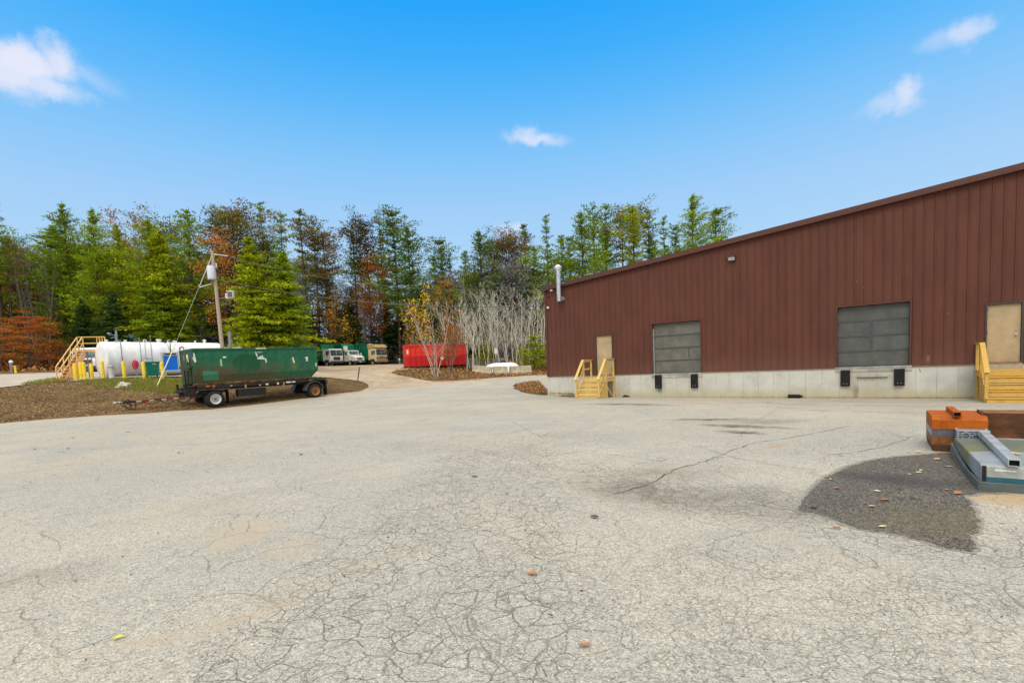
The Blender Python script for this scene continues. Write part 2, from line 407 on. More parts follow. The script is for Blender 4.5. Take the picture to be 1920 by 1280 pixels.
        col = nt.mix(ru, col, (.40, .25, .08))
        # faint tyre tracks
        for a, w in ((pb(800, 850, .12, 9, R(-35), .9), .10), (pb(1000, 840, .12, 9, R(-30), .9), .10)):
            col = nt.mix(nt.mul(a, w), col, (.2, .19, .17))
        col = nt.mix(nt.mul(crack, .66), col, (.125, .11, .075))
        hgt = nt.math('SUBTRACT', hgt, nt.mul(crack, 1.1))
        d['bump'] = (hgt, .006)
    else:
        col = nt.mix(nt.mul(nt.blob(nt.warp(c, 1, .8), *tuple(gp(1790, 985)[:2]), .8, .5, 0, .9), .35), col, (.16, .12, .045))
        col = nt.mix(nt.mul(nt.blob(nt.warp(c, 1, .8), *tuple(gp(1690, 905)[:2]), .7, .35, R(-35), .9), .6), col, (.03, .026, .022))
        d['bump'] = (hgt, .007)
        edge = nt.node('ShaderNodeAttribute', attribute_name='edge').outputs['Fac']
        en = nt.mapr(nt.add(edge, nt.mul(nt.math('SUBTRACT', nt.noise(c, 26, 4, .75), .5), 1.7)), .42, .62)
        col = nt.mix(nt.mul(en, .8), col, nt.mix(nt.noise(c, 60, 2), (.22, .20, .16), (.42, .39, .32)))
    d['Base Color'] = col
    return d
M_asph = new_mat('asphalt_worn', asphalt, rough=.9, spec=.15)
M_asph_dark = new_mat('asphalt_damp', lambda nt: asphalt(nt, True), rough=.55, spec=.3)
def soil(nt):
    c = nt.coord(); x, y, z = nt.sep(c)
    n = nt.noise(nt.warp(c, 1, .6), .7, 6, .7)
    col = nt.ramp(n, [(.3, (.075, .045, .020)), (.5, (.125, .080, .036)), (.7, (.165, .118, .055))])
    col = nt.mix(nt.mul(nt.mapr(nt.noise(nt.warp(c, .6, 1.5, 2), .45, 4, .7), .50, .66), .5), col, (.135, .135, .045))
    lf = nt.vor(c, 11, out='Color'); lx, ly, lz = nt.sep(lf)
    lc = nt.ramp(ly, [(0, (.22, .10, .035)), (.5, (.36, .20, .09)), (1, (.42, .30, .17))])
    col = nt.mix(nt.mul(nt.mapr(lx, .62, .75), .25), col, lc)
    fl = nt.vor(nt.mapping(c, loc=(3.3, 1.7, 0)), 27, out='Color'); fx, fy, fz = nt.sep(fl)
    col = nt.mix(nt.mul(nt.mapr(fx, .8, .9), .6), col, nt.ramp(fy, [(0, (.07, .04, .02)), (1, (.38, .26, .15))]))
    # beyond the yard the woods floor is dark leaf mould
    wood = nt.mapr(nt.add(y, nt.mul(nt.noise(c, .1, 3), 6)), 58, 66)
    col = nt.mix(wood, col, nt.mix(nt.noise(c, .8, 5, .7), (.055, .030, .014), (.17, .075, .025)))
    return {'Base Color': col, 'bump': (nt.noise(c, 9, 5, .7), .05)}
M_soil = new_mat('leafy_soil', soil, rough=1, spec=.05)
def gravel(nt):
    c = nt.coord(); n = nt.noise(nt.warp(c, .5, 2), .35, 6, .65)
    col = nt.ramp(n, [(.3, (.30, .225, .145)), (.5, (.42, .335, .235)), (.7, (.50, .42, .32))])
    k = nt.mapr(nt.noise(c, 28, 3, .8), .2, .8, .75, 1.25, False); kv = nt.node('ShaderNodeCombineXYZ')
    for i in range(3): nt.set(kv.inputs[i], k)
    tr = nt.mapr(nt.noise(nt.mapping(nt.warp(c, .2, 2), scale=(1, .12, 1)), 1.6, 3), .45, .7, 0, .35)
    col = nt.mix(tr, col, (.25, .19, .13))
    return {'Base Color': nt.vmath('MULTIPLY', col, kv.outputs[0]), 'bump': (nt.noise(c, 20, 5, .7), .03)}
M_gravel = new_mat('sandy_gravel', gravel, rough=.95, spec=.1)
def lot(nt):
    c = nt.coord(); n = nt.noise(nt.warp(c, .5, 2), .4, 5, .65)
    col = nt.ramp(n, [(.3, (.36, .31, .25)), (.7, (.50, .45, .38))])
    return {'Base Color': col, 'bump': (nt.noise(c, 30, 4, .7), .01)}
M_lot = new_mat('pale_pavement', lot, rough=.95, spec=.1)

# ------------------------------------------------------------------ ground sheets
yard_far = px2([(0, 794), (60, 789), (120, 785), (195, 779.5), (260, 776), (330, 771), (397, 768), (440, 763), (500, 756), (560, 749), (620, 743), (665, 738), (705, 731.5), (740, 728.5),
                (790, 724), (840, 719), (890, 715.5), (940, 711.5), (985, 707.5), (1026, 704)])
yard_poly = [(-34, 20.5)] + yard_far + [(5, 50), (12, 46), (30, 33), (46, 12), (46, -20), (-60, -20), (-60, 10)]
yard_poly = ragged(yard_poly, .6, .22, 1)
gravel_poly = px2([(560, 752), (590, 744), (608, 740), (640, 737), (670, 732.5), (690, 726), (693, 720.5), (680, 715.5), (655, 711.5), (620, 708), (590, 706.5), (520, 706), (440, 704), (440, 694), (520, 687), (590, 683.5), (660, 681.5), (740, 681.5),
                   (775, 683), (800, 687), (775, 691.5), (742, 694.5), (733, 699), (745, 704), (775, 709), (812, 714.5), (850, 714), (900, 710.5), (950, 706.5), (1000, 703), (1030, 700)])
gravel_poly = gravel_poly + [(6, 51)] + [(p[0]+.6, p[1]-1.6) for p in yard_far[::-1][:-12]]
gravel_poly = ragged(gravel_poly, .8, .35, 2)
lot_poly = [(-75, 30)] + px2([(-60, 733), (0, 726.5), (40, 722), (80, 718), (110, 715), (150, 713), (200, 708.5), (260, 707), (340, 706), (430, 704), (430, 697), (330, 696), (200, 697), (110, 698.5), (50, 700), (0, 702), (-60, 704)]) + [(-80, 46)]
lot_poly = ragged(lot_poly, .8, .3, 3)
bed_poly = px2([(961, 729), (966, 724), (985, 719.5), (1010, 717)]) + [tuple(bw(-.3, -.6)[:2]), tuple(bw(-.1, .02)[:2]), tuple(bw(2.55, .02)[:2]), tuple(bw(2.5, .75)[:2])] + px2([(1040, 744), (1005, 741), (978, 736)])
def ground_mesh():
    xs = np.unique(np.round(np.r_[np.geomspace(90, 3000, 12)*-1, np.arange(-90, -48, 3), np.arange(-48, 36, .5), np.arange(36, 90, 3), np.geomspace(90, 3000, 12)], 3))
    ys = np.unique(np.round(np.r_[-np.geomspace(30, 3000, 10), np.arange(-30, 2, 2), np.arange(2, 72, .5), np.arange(72, 150, 2), np.geomspace(150, 3000, 12)], 3))
    gx, gy_ = np.meshgrid(xs, ys); P = np.c_[gx.ravel(), gy_.ravel()]
    z = Gn(P)
    near = (np.abs(P[:, 0]) < 62) & (P[:, 1] < 95) & (P[:, 1] > -22)
    low = np.zeros(len(P)); rel = np.ones(len(P))
    idx = np.where(near)[0]; Q = P[idx]
    for poly, dep in ((yard_poly, .07), (gravel_poly, .06), (lot_poly, .06)):
        ins = inside(Q, poly); d = seg_dist(Q, poly); sd = np.where(ins, d, -d)
        low[idx] = np.maximum(low[idx], dep*np.clip((sd+.35)/.5, 0, 1)); rel[idx] = np.minimum(rel[idx], np.clip((-sd-.2)/1.5, 0, 1))
    nz = np.array([mnoise.noise(Vector((x*.45, y*.45, 0)))*.10 + mnoise.noise(Vector((x*1.3, y*1.3, 5)))*.045 if r > 0 and abs(x) < 70 and y < 110 else 0 for (x, y), r in zip(P, rel)])
    z = z - low + nz*rel
    # low spoil mound beside the track, behind the trailer
    mc = gp(640, 722); dm = np.hypot((P[:, 0]-mc.x)/4.2, (P[:, 1]-mc.y)/3.0); z += .22*np.exp(-dm**2*1.6)*rel
    nx, ny = len(xs), len(ys)
    fs = [(j*nx+i, j*nx+i+1, (j+1)*nx+i+1, (j+1)*nx+i) for j in range(ny-1) for i in range(nx-1)]
    me = bpy.data.meshes.new('ground'); me.from_pydata([(float(a), float(b), float(c)) for (a, b), c in zip(P, z)], [], fs)
    me.polygons.foreach_set('use_smooth', [True]*len(fs))
    return tag(link('ground', me, M_soil), kind='structure')
ground_mesh()
yd = sheet('paved_yard', yard_poly, .03, 1.0, M_asph)
_line = [(-34, 20.5)]+yard_far
_v = np.array([v.co[:2] for v in yd.data.vertices]); _e = np.clip(1-seg_dist(_v, _line+_line[::-1])/3.2, 0, 1)
at_ = yd.data.attributes.new('edge', 'FLOAT', 'POINT'); at_.data.foreach_set('value', _e.astype(np.float32))
sheet('gravel_road', gravel_poly, .014, 1.0, M_gravel)
sheet('upper_pavement', lot_poly, .02, 1.0, M_lot)
# dark damp asphalt patch
patch_px = [(1905, 846), (1850, 848), (1790, 850), (1768, 851), (1735, 853), (1700, 856), (1640, 862), (1600, 871), (1575, 880), (1545, 895), (1522, 912), (1505, 930), (1492, 948), (1488, 962), (1500, 967), (1520, 968), (1545, 976), (1572, 988),
            (1600, 997), (1650, 1006), (1700, 1015), (1735, 1025), (1765, 1034), (1800, 1042), (1834, 1047), (1838, 1028), (1828, 1018), (1843, 1003), (1843, 985), (1838, 962), (1828, 945), (1815, 936), (1860, 931), (1905, 930), (1960, 928), (1960, 846)]
patch_poly = ragged(px2(patch_px), .03, .035, 4)
pp = sheet('damp_asphalt_patch', patch_poly, .034, .07, M_asph_dark)
_v = np.array([v.co[:2] for v in pp.data.vertices]); _e = np.clip(1-seg_dist(_v, patch_poly)/(.05+.09*np.clip((_v[:, 1]-4.5)/3, 0, 1)), 0, 1)
at_ = pp.data.attributes.new('edge', 'FLOAT', 'POINT'); at_.data.foreach_set('value', _e.astype(np.float32))
# long open cracks lying across the yard
mbk = MB()
for pts, w in (([(1125, 940), (1180, 925), (1225, 905), (1270, 882), (1320, 868), (1345, 858), (1370, 848), (1420, 832), (1480, 823), (1530, 814), (1600, 800)], .028), ([(1525, 852), (1560, 856), (1610, 850), (1655, 842), (1690, 828), (1705, 822), (1742, 818)], .022),
               ([(960, 790), (1020, 825), (1060, 832)], .012), ([(970, 850), (1020, 858), (1085, 850), (1165, 858), (1240, 868), (1275, 860)], .014), ([(1380, 828), (1405, 800), (1465, 765), (1530, 750.5)], .012), ([(1370, 943), (1480, 962), (1560, 985)], .012),
               ([(100, 1280), (180, 1262), (260, 1246), (330, 1222)], .010), ([(65, 1262), (130, 1230), (190, 1210), (250, 1190), (290, 1155), (318, 1130)], .010), ([(860, 835), (905, 850), (960, 862)], .010), ([(1310, 770), (1400, 765), (1480, 762.5)], .012)):
    P = [gp(*p) for p in pts]; path = []
    for a, b in zip(P, P[1:]):
        L = (b-a).length; k = max(2, int(L/.07))
        for j in range(k): path.append(a.lerp(b, j/k))
    sd = random.uniform(0, 99); L = 0; left = []; right = []
    for i, p in enumerate(path):
        q = path[min(i+1, len(path)-1)] - path[max(i-1, 0)]; nn = Vector((-q.y, q.x, 0)).normalized()
        o = mnoise.noise(Vector((i*.09, sd, 0)))*.10 + mnoise.noise(Vector((i*.37, sd, 4)))*.05
        ww = w*max(.12, .5+mnoise.noise(Vector((i*.25, sd, 9)))*1.1)*min(1, i/6, (len(path)-1-i)/6)
        c = p + nn*o; z = G(c.x, c.y)+.034
        left.append((c.x+nn.x*ww*.5, c.y+nn.y*ww*.5, z)); right.append((c.x-nn.x*ww*.5, c.y-nn.y*ww*.5, z))
    for i in range(len(path)-1): mbk.poly([right[i], right[i+1], left[i+1], left[i]])
M_crack = new_mat('crack_dirt', color=(.10, .08, .055), rough=1, spec=.05, var=.3)
tag(mbk.build('pavement_cracks', M_crack, fix=False), kind='structure')
# soil bed with leaf litter by the building corner
bp = ragged(bed_poly, .3, .08, 6)
bs_ = sheet('soil_bed', bp, .05, .3, M_soil)
_v = np.array([v.co[:] for v in bs_.data.vertices]); _d = seg_dist(_v[:, :2], bp); _v[:, 2] += np.clip(_d/.5, 0, 1)*.13+np.array([mnoise.noise(Vector((a*2, b*2, 0)))*.03 for a, b in _v[:, :2]])*np.clip(_d/.2, 0, 1) - .045*(_d < .01)
bs_.data.vertices.foreach_set('co', _v.ravel())

# ------------------------------------------------------------------ litter and grass
def leafmat(nt):
    c = nt.node('ShaderNodeAttribute', attribute_name='tint').outputs['Color']
    return {'Base Color': c}
M_leaf = new_mat('dead_leaves', leafmat, rough=.8, spec=.1)
def scatter_leaves(name, n, sampler, size, cols, zoff=.03, label=None, up=.5, blade=False, kind='stuff', cat=None, rs=11):
    rng = np.random.RandomState(rs); vs = []; fs = []; tint = []
    P = sampler(n, rng); Z = Gn(P)
    for (x, y), z in zip(P, Z):
        a = rng.uniform(0, 6.28); s = size*rng.uniform(.6, 1.5)
        c = np.array(cols[rng.randint(len(cols))])*rng.uniform(.55, 1.1); b = len(vs)
        z += zoff
        if blade:
            h = s*rng.uniform(.7, 1.6); dx, dy = math.cos(a)*s*.12, math.sin(a)*s*.12; lx, ly = rng.uniform(-.4, .4, 2)*h
            vs += [(x-dx, y-dy, z-.03), (x+dx, y+dy, z-.03), (x+lx, y+ly, z+h)]; fs.append((b, b+1, b+2)); tint += [c]*3
        else:
            u = np.array([math.cos(a), math.sin(a), rng.uniform(-up, up)])*s*.5; v = np.array([-math.sin(a), math.cos(a), rng.uniform(-up, up)])*s*.36
            p = np.array([x, y, z + abs(u[2])*.9 + abs(v[2])*.9])
            vs += [tuple(p-u), tuple(p-v*.9), tuple(p+u), tuple(p+v)]; fs.append((b, b+1, b+2, b+3)); tint += [c]*4
    me = bpy.data.meshes.new(name); me.from_pydata(vs, [], fs)
    ca = me.color_attributes.new('tint', 'FLOAT_COLOR', 'POINT')
    ca.data.foreach_set('color', np.c_[np.array(tint), np.ones(len(tint))].astype(np.float32).ravel())
    o = link(name, me, M_leaf); tag(o, label, cat, kind=kind); return o
def poly_sampler(poly, avoid=(), density=None, jitter=0):
    A = np.array(poly); mn, mx = A.min(0), A.max(0)
    def f(n, rng):
        out = np.zeros((0, 2))
        while len(out) < n:
            P = rng.uniform(mn, mx, (n*3, 2)); m = inside(P, poly)
            for av in avoid: m &= ~inside(P, av)
            if density: m &= rng.uniform(0, 1, len(P)) < density(P)
            out = np.r_[out, P[m]]
        return out[:n]
    return f
BR = [(.30, .13, .04), (.36, .19, .08), (.22, .10, .04), (.42, .28, .14), (.44, .22, .07), (.30, .19, .10), (.50, .38, .22)]
OR = [(.48, .17, .04), (.36, .12, .03), (.50, .26, .09), (.28, .10, .03)]
bank = px2([(-20, 797), (195, 778.5), (400, 765), (560, 748), (640, 741), (692, 722), (640, 711), (560, 705), (430, 705), (300, 711), (200, 712), (110, 716), (0, 728), (-20, 730)])
scatter_leaves('leaf_litter', 15000, poly_sampler(bank, (yard_poly, gravel_poly, lot_poly)), .07, BR, .03, 'brown fallen leaves strewn over the bank', rs=1, cat='leaves')
isl = px2([(735, 700), (745, 695), (800, 688), (880, 690), (1025, 690), (1030, 704), (980, 704), (900, 710), (850, 713), (812, 714), (775, 709)])
scatter_leaves('leaf_litter', 8000, poly_sampler(isl, (yard_poly,)), .12, BR+OR*2, .04, 'orange and brown fallen leaves around the concrete barriers', rs=2, up=.8, cat='leaves')
scatter_leaves('leaf_litter', 3500, poly_sampler(bp), .07, BR+OR, .17, 'dry leaves filling the soil bed at the building corner', rs=3, up=.9, cat='leaves')
wedge = px2([(0, 700), (110, 697), (180, 696), (180, 688), (0, 688)])
scatter_leaves('leaf_litter', 6000, poly_sampler([(-75, 48), (-36, 46), (-34, 60), (-36, 66), (-44, 72), (-70, 66)], (lot_poly,)), .30, OR+[(.2, .09, .03)], .05, 'rust coloured leaves under the trees at the left', rs=4, up=.8, cat='leaves')
scatter_leaves('leaf_litter', 5000, poly_sampler([(-45, 99), (-20, 98), (-12, 80), (-10, 70), (-8, 62), (8, 62), (6, 80), (-10, 100), (-45, 100)], (gravel_poly,)), .4, OR+BR, .06, 'rust coloured leaves along the wood edge behind the trucks', rs=5, up=.8, cat='leaves')
gpoly = px2([(140, 716), (200, 712.5), (300, 711), (360, 711), (360, 738), (290, 737), (235, 732), (185, 726)])
GR = [(.28, .34, .04), (.38, .38, .07), (.20, .27, .03), (.42, .34, .11), (.28, .20, .08)]
scatter_leaves('grass', 15000, poly_sampler(gpoly, (lot_poly,)), .13, GR, .02, 'short green and yellow grass on the bank below the tank', blade=True, rs=6, cat='grass')
scatter_leaves('grit', 700, poly_sampler([(-5, 2.2), (5, 2.2), (9, 14), (-9, 14)]), .018, [(.10, .09, .07), (.3, .27, .22), (.05, .045, .04), (.2, .12, .06)], .033, 'tiny loose grit and crumbs on the pavement', rs=8, cat='grit')
scatter_leaves('grass', 1500, poly_sampler(px2([(60, 722), (110, 716), (140, 713), (140, 711.5), (100, 711.5), (40, 721)])), .12, GR, .05, 'thin strip of grass beside the upper pavement', blade=True, rs=7, cat='grass')
# ------------------------------------------------------------------ materials
def siding(nt):
    c = nt.coord(); x, y, z = nt.sep(c)
    n = nt.noise(nt.mapping(c, scale=(1, 1, .3)), 1.3, 5, .7)
    col = nt.mix(nt.mapr(n, .3, .7), (.096, .037, .026), (.122, .047, .034))
    col = nt.mix(nt.mapr(nt.noise(nt.mapping(c, scale=(5, 1, .12)), 1.6, 3, .7), .45, .75, 0, .10), col, (.19, .085, .065))
    sp = nt.noise(c, 60, 2, .8)
    col = nt.mix(nt.mapr(sp, .25, .75, 0, .22), col, (.09, .038, .03))
    low_tan = nt.mul(nt.mapr(nt.add(z, nt.mul(nt.noise(c, 2, 4), .9)), 1.1, 2.6, 1, 0), .30)  # siding fades to a paler tan towards the bottom
    col = nt.mix(low_tan, col, (.20, .115, .075))
    ch = nt.vor(nt.mapping(c, scale=(1, .01, 1)), 2.6); cs = nt.noise(c, .8, 2)
    col = nt.mix(nt.mul(nt.mapr(ch, .025, .04, 1, 0), nt.math('GREATER_THAN', cs, .58)), col, (.42, .32, .28))
    rub = nt.blob(c, 16.95, 1.30, .05, .13, 0, .3, 'XZ')
    return {'Base Color': nt.mix(nt.mul(rub, .5), col, (.25, .15, .13))}
M_siding = new_mat('brown_siding', siding, rough=.65, spec=.12)
M_trim = new_mat('brown_trim', color=(.085, .031, .023), rough=.5, var=.1)
M_trim_lit = new_mat('trim_painted_lit', color=(.24, .15, .11), rough=.5, var=.2)  # lighter copy of the brown trim, with the light put into its colour
def conc(nt):
    c = nt.coord(); x, y, z = nt.sep(c)
    n = nt.noise(nt.warp(c, 1, .4), 1.6, 6, .65)
    col = nt.ramp(n, [(.28, (.40, .41, .37)), (.5, (.50, .50, .455)), (.72, (.565, .56, .51))])
    col = nt.mix(nt.mapr(nt.noise(c, 26, 4, .8), .5, .8, 0, .25), col, (.30, .28, .24))
    # panel joints of the formwork with tie holes, every 0.61 m
    fx = nt.math('FRACT', nt.math('DIVIDE', nt.add(x, .18), .61)); jd = nt.math('ABSOLUTE', nt.math('SUBTRACT', fx, .5))
    jl = nt.mul(nt.mapr(jd, .008, .020, 1, 0), nt.mapr(nt.noise(nt.mapping(c, scale=(1, 1, .2)), 5, 2), .35, .55, .25, .8))
    col = nt.mix(jl, col, (.27, .23, .18))
    # splash stain low down and at the joints
    low = nt.mapr(nt.add(z, nt.mul(nt.math('SUBTRACT', nt.noise(nt.mapping(c, scale=(1, 1, .5)), 2.2, 5, .7), .5), .7)), -.20, .35, 1, 0)
    col = nt.mix(nt.mul(low, .8), col, (.42, .35, .20))
    vl = nt.mapr(nt.add(z, nt.mul(nt.noise(c, 7, 4, .7), .16)), -.14, -.03, 1, 0)
    col = nt.mix(nt.mul(vl, .85), col, (.17, .125, .055))
    dk = nt.math('MAXIMUM', nt.mul(nt.blob(nt.warp(c, 2, .5), 15.2, .35, 1.0, .6, 0, .6, 'XZ'), .45), nt.mul(nt.blob(nt.warp(c, 2, .5), 7.5, .35, 1.5, .6, 0, .6, 'XZ'), .22))
    col = nt.mix(dk, col, (.36, .32, .23))
    col = nt.mix(nt.mul(nt.blob(nt.warp(c, 5, .3), 15.2, .62, .55, .10, 0, .8, 'XZ'), .5), col, (.16, .15, .12))
    col = nt.mix(nt.mul(nt.blob(nt.warp(c, 4, .3), 14.7, .05, .10, .28, 0, .8, 'XZ'), .6), col, (.14, .12, .08))
    col = nt.mix(nt.mul(nt.blob(nt.warp(c, 4, .3), 18.2, .55, .35, .5, 0, .8, 'XZ'), .45), col, (.20, .20, .15))
    col = nt.mix(nt.mul(nt.blob(nt.warp(c, 9, .12), 6.62, .17, .11, .14, 0, .4, 'XZ'), .75), col, (.09, .27, .19))
    return {'Base Color': col, 'bump': (nt.add(nt.mul(nt.noise(c, 14, 4), .4), nt.mul(jl, -.6)), .006)}
M_conc = new_mat('foundation_concrete', conc, rough=.9, spec=.15)
def dockdoor(nt):
    c = nt.coord(); x, y, z = nt.sep(c); n = nt.noise(c, 2.2, 5, .7)
    col = nt.mix(nt.mapr(n, .3, .7), (.105, .103, .088), (.165, .158, .130))
    col = nt.mix(nt.mapr(nt.noise(c, 90, 2, .8), .4, .7, 0, .35), col, (.06, .065, .07))
    return {'Base Color': col}
M_ddoor = new_mat('grey_door_skin', dockdoor, rough=.6, spec=.25)
M_ddoor2 = new_mat('dark_grey_door_skin', color=(.082, .086, .080), rough=.6, var=.25, vscale=2)
M_seam = new_mat('door_seam', color=(.062, .068, .074), rough=.7)
M_beige = new_mat('beige_door', color=(.40, .30, .175), rough=.55, var=.18, vscale=1.6)
M_frame = new_mat('dark_door_frame', color=(.055, .048, .042), rough=.5)
M_rubber = new_mat('black_rubber', color=(.012, .012, .012), rough=.7, var=.3, spec=.2)
M_steel = new_mat('galvanised_steel', color=(.42, .46, .50), rough=.4, metal=.6, var=.2, spec=.5)
M_white = new_mat('white_paint', color=(.72, .72, .70), rough=.45, var=.08)
M_glassy = new_mat('frosted_lens', color=(.6, .62, .62), rough=.15, spec=.5)
M_shade_fill = new_mat('painted_interior_shade', color=(.01, .01, .01), rough=1)  # near-black fill, paints the shade inside open steel sections
def woodf(cols, sc=1.0):
    def f(nt):
        c = nt.coord(); n = nt.noise(nt.mapping(c, scale=(3, 3, 3)), 1.5, 4); g = nt.noise(nt.mapping(c, scale=(2, 18, 18)), 4, 5, .7)
        col = nt.mix(nt.mapr(g, .3, .7), cols[0], cols[1])
        col = nt.mix(nt.mapr(n, .62, .75, 0, .5), col, cols[2])
        return {'Base Color': col, 'bump': (g, .003)}
    return f
M_wood = new_mat('new_yellow_lumber', woodf([(.52, .35, .10), (.70, .52, .20), (.34, .20, .05)]), rough=.7, spec=.2)
M_wood2 = new_mat('honey_lumber', woodf([(.45, .26, .05), (.64, .42, .12), (.24, .12, .03)]), rough=.7, spec=.2)
M_poleW = new_mat('weathered_pole', woodf([(.36, .30, .22), (.48, .40, .30), (.30, .20, .12)]), rough=.85, spec=.1)

# ------------------------------------------------------------------ warehouse
BL = 26.0; ZF = 1.0; SL = 1/12.0
def roofz(s): return 6.0 + .0850*s
bd = thing('warehouse', 'long brown ribbed metal warehouse with two loading dock doors and a concrete base', 'building', BO, -TH)
openings = [(6.23, 8.68, 1.02, 3.56), (14.02, 16.45, 1.07, 3.56), (3.10, 4.12, 1.02, 3.18), (18.50, 19.47, 1.06, 3.17)]
# siding with 0.305 m rib spacing (local x along the wall, -y towards the yard)
prof = []
s = 0.0; k = 0
while s < BL:
    for ds, d in ((0, 0), (.018, .030), (.052, .030), (.070, 0)):
        prof.append((s+ds, -d))
    s += .3048
prof.append((BL, 0))
xs = sorted(set([p[0] for p in prof] + [o[i] for o in openings for i in (0, 1)]))
def dep(x):
    for (a, da), (b, db) in zip(prof, prof[1:]):
        if a <= x <= b: return da + (db-da)*((x-a)/(b-a) if b > a else 0)
    return 0
mb = MB()
for a, b in zip(xs, xs[1:]):
    if b-a < 1e-6: continue
    m = (a+b)/2; iv = [(ZF+.03, None)]; cuts = sorted([(o[2], o[3]) for o in openings if o[0] < m < o[1]])
    lo = ZF+.03
    segs = []
    for c0, c1 in cuts:
        if c0 > lo: segs.append((lo, c0, lo, c0))
        lo = c1
    segs.append((lo, roofz(a), lo, roofz(b)))
    for za, zb, zc, zd in segs: mb.poly([(a, dep(a), za), (b, dep(b), zc), (b, dep(b), zd), (a, dep(a), zb)])
# return side and rear, plain
mb.poly([(0, 0, ZF+.03), (0, 0, roofz(0)), (0, 30, roofz(0)), (0, 30, ZF+.03)])
mb.poly([(0, 30, ZF+.03), (0, 30, roofz(0)), (BL, 30, roofz(BL)), (BL, 30, ZF+.03)])
mb.poly([(BL, 0, ZF+.03), (BL, 30, ZF+.03), (BL, 30, roofz(BL)), (BL, 0, roofz(BL))])
mb.build('wall', M_siding, bd, fix=False)
fo = MB(); fo.box(-.05+.02, BL, -.03, 29.9, -.9, ZF); 
fo.build('foundation', M_conc, bd)
# base flashing strips between openings
for a, b in ((-.01, 6.2), (8.72, 13.98), (16.48, 18.46), (19.5, BL)):
    bf = MB(); bf.box(a, b, -.062, .01, ZF+.002, ZF+.034); bf.build('base_flashing', M_trim_lit, bd)
rf = MB(); rf.prism([(-.12, -.14, roofz(-.12)+.0), (BL+.1, -.14, roofz(BL+.1)), (BL+.1, -.14, roofz(BL+.1)+.14), (-.12, -.14, roofz(-.12)+.14)], (0, 30.3, 0))
rf.build('roof', M_trim, bd)
rt_ = MB(); rt_.prism([(-.13, -.17, roofz(-.13)-.05), (BL+.1, -.17, roofz(BL+.1)-.05), (BL+.1, -.17, roofz(BL+.1)+.16), (-.13, -.17, roofz(-.13)+.16)], (0, .03, 0))
rt_.prism([(-.13, -.20, roofz(-.13)-.075), (BL+.1, -.20, roofz(BL+.1)-.075), (BL+.1, -.20, roofz(BL+.1)-.051), (-.13, -.20, roofz(-.13)-.051)], (0, .16, 0))
rt_.build('rake_trim', M_trim, bd)
ct = MB(); ct.box(-.035, .10, -.045, .0, ZF+.03, roofz(0)-.05); ct.box(-.035, -.002, .0, .12, ZF+.03, roofz(0)-.05); ct.build('corner_trim', M_trim, bd)
def frame(o, w=.06, dpt=.16, mat=M_trim):
    x0, x1, z0, z1 = o; f = MB()
    f.box(x0, x0+w*.6, -.05, dpt, z0, z1); f.box(x1-w*.6, x1, -.05, dpt, z0, z1); f.box(x0+w*.6, x1-w*.6, -.05, dpt, z1-w*.6, z1)
    return f.build('door_frame', mat, bd)
def dock(o, mat, mull, label):
    x0, x1, z0, z1 = o; frame(o, .09, .22, M_trim)
    a, b = x0+.055, x1-.055; n = 4; hh = (z1-.055-z0-.02)/n
    p = MB()
    for i in range(n):
        p.box(a, b, .14, .19, z0+.02+i*hh+.008, z0+.02+(i+1)*hh-.008)
    d = p.build('dock_door', mat, bd, bevel=.006); tag(d, label)
    sm = MB()
    for i in range(1, n): sm.box(a, b, .125, .138, z0+.02+i*hh-.035, z0+.02+i*hh+.03)
    if mull: sm.box((a+b)/2-.045-.03, (a+b)/2+.045-.03, .126, .137, z0+.02+hh+.031, z0+.02+3*hh-.036)
    sm.box(a, b, .12, .14, z0, z0+.02)
    sm.build('seam', M_seam, d)
    return d, a, b, hh
d1, a1, b1, h1 = dock(openings[0], M_ddoor, False, 'grey sectional dock door with a dark drip stain')
hb = MB(); hb.box(b1-.62, b1-.56, .11, .139, openings[0][2]+1.15, openings[0][2]+1.18); hb.box(b1-.60, b1-.585, .11, .139, openings[0][2]+.72, openings[0][2]+1.15); hb.build('latch', M_frame, d1)
tr = MB(); tr.box(a1, a1+.05, .06, .10, openings[0][2], openings[0][3]-.3); tr.build('door_track', M_steel, d1)
d2, a2, b2, h2 = dock(openings[1], M_ddoor2, True, 'dark grey sectional dock door divided into panels')
# thresholds (dock plates)
for (x0, x1, z0, z1) in openings[:2]:
    t = MB(); t.box(x0-.02, x1+.02, -.055, .13, z0-.21, z0-.001); t.box(x0+.02, x1-.02, -.07, -.056, z0-.05, z0-.005)
    t.build('dock_sill', new_mat('sill_concrete', color=(.33, .32, .28), rough=.9, var=.4, vscale=3), bd)
lv = MB(); lv.box(14.75, 15.75, -.10, -.031, .64, .70); lv.build('dock_ledge', M_conc, bd, bevel=.02)
for (x0, x1) in ((6.40, 6.74), (8.17, 8.50), (14.19, 14.52), (15.93, 16.26)):
    b_ = MB(); b_.box(x0, x1, -.17, -.072, .29, .95); bo = b_.build('dock_bumper', M_rubber, bd, bevel=.02)
    for bx in (x0+.11, x1-.11): q = MB(); q.lathe((bx, -.172, .40), (0, -1, 0), [(-.01, .014), (.008, .014)], 8); q.build('bolt', M_steel, bo)
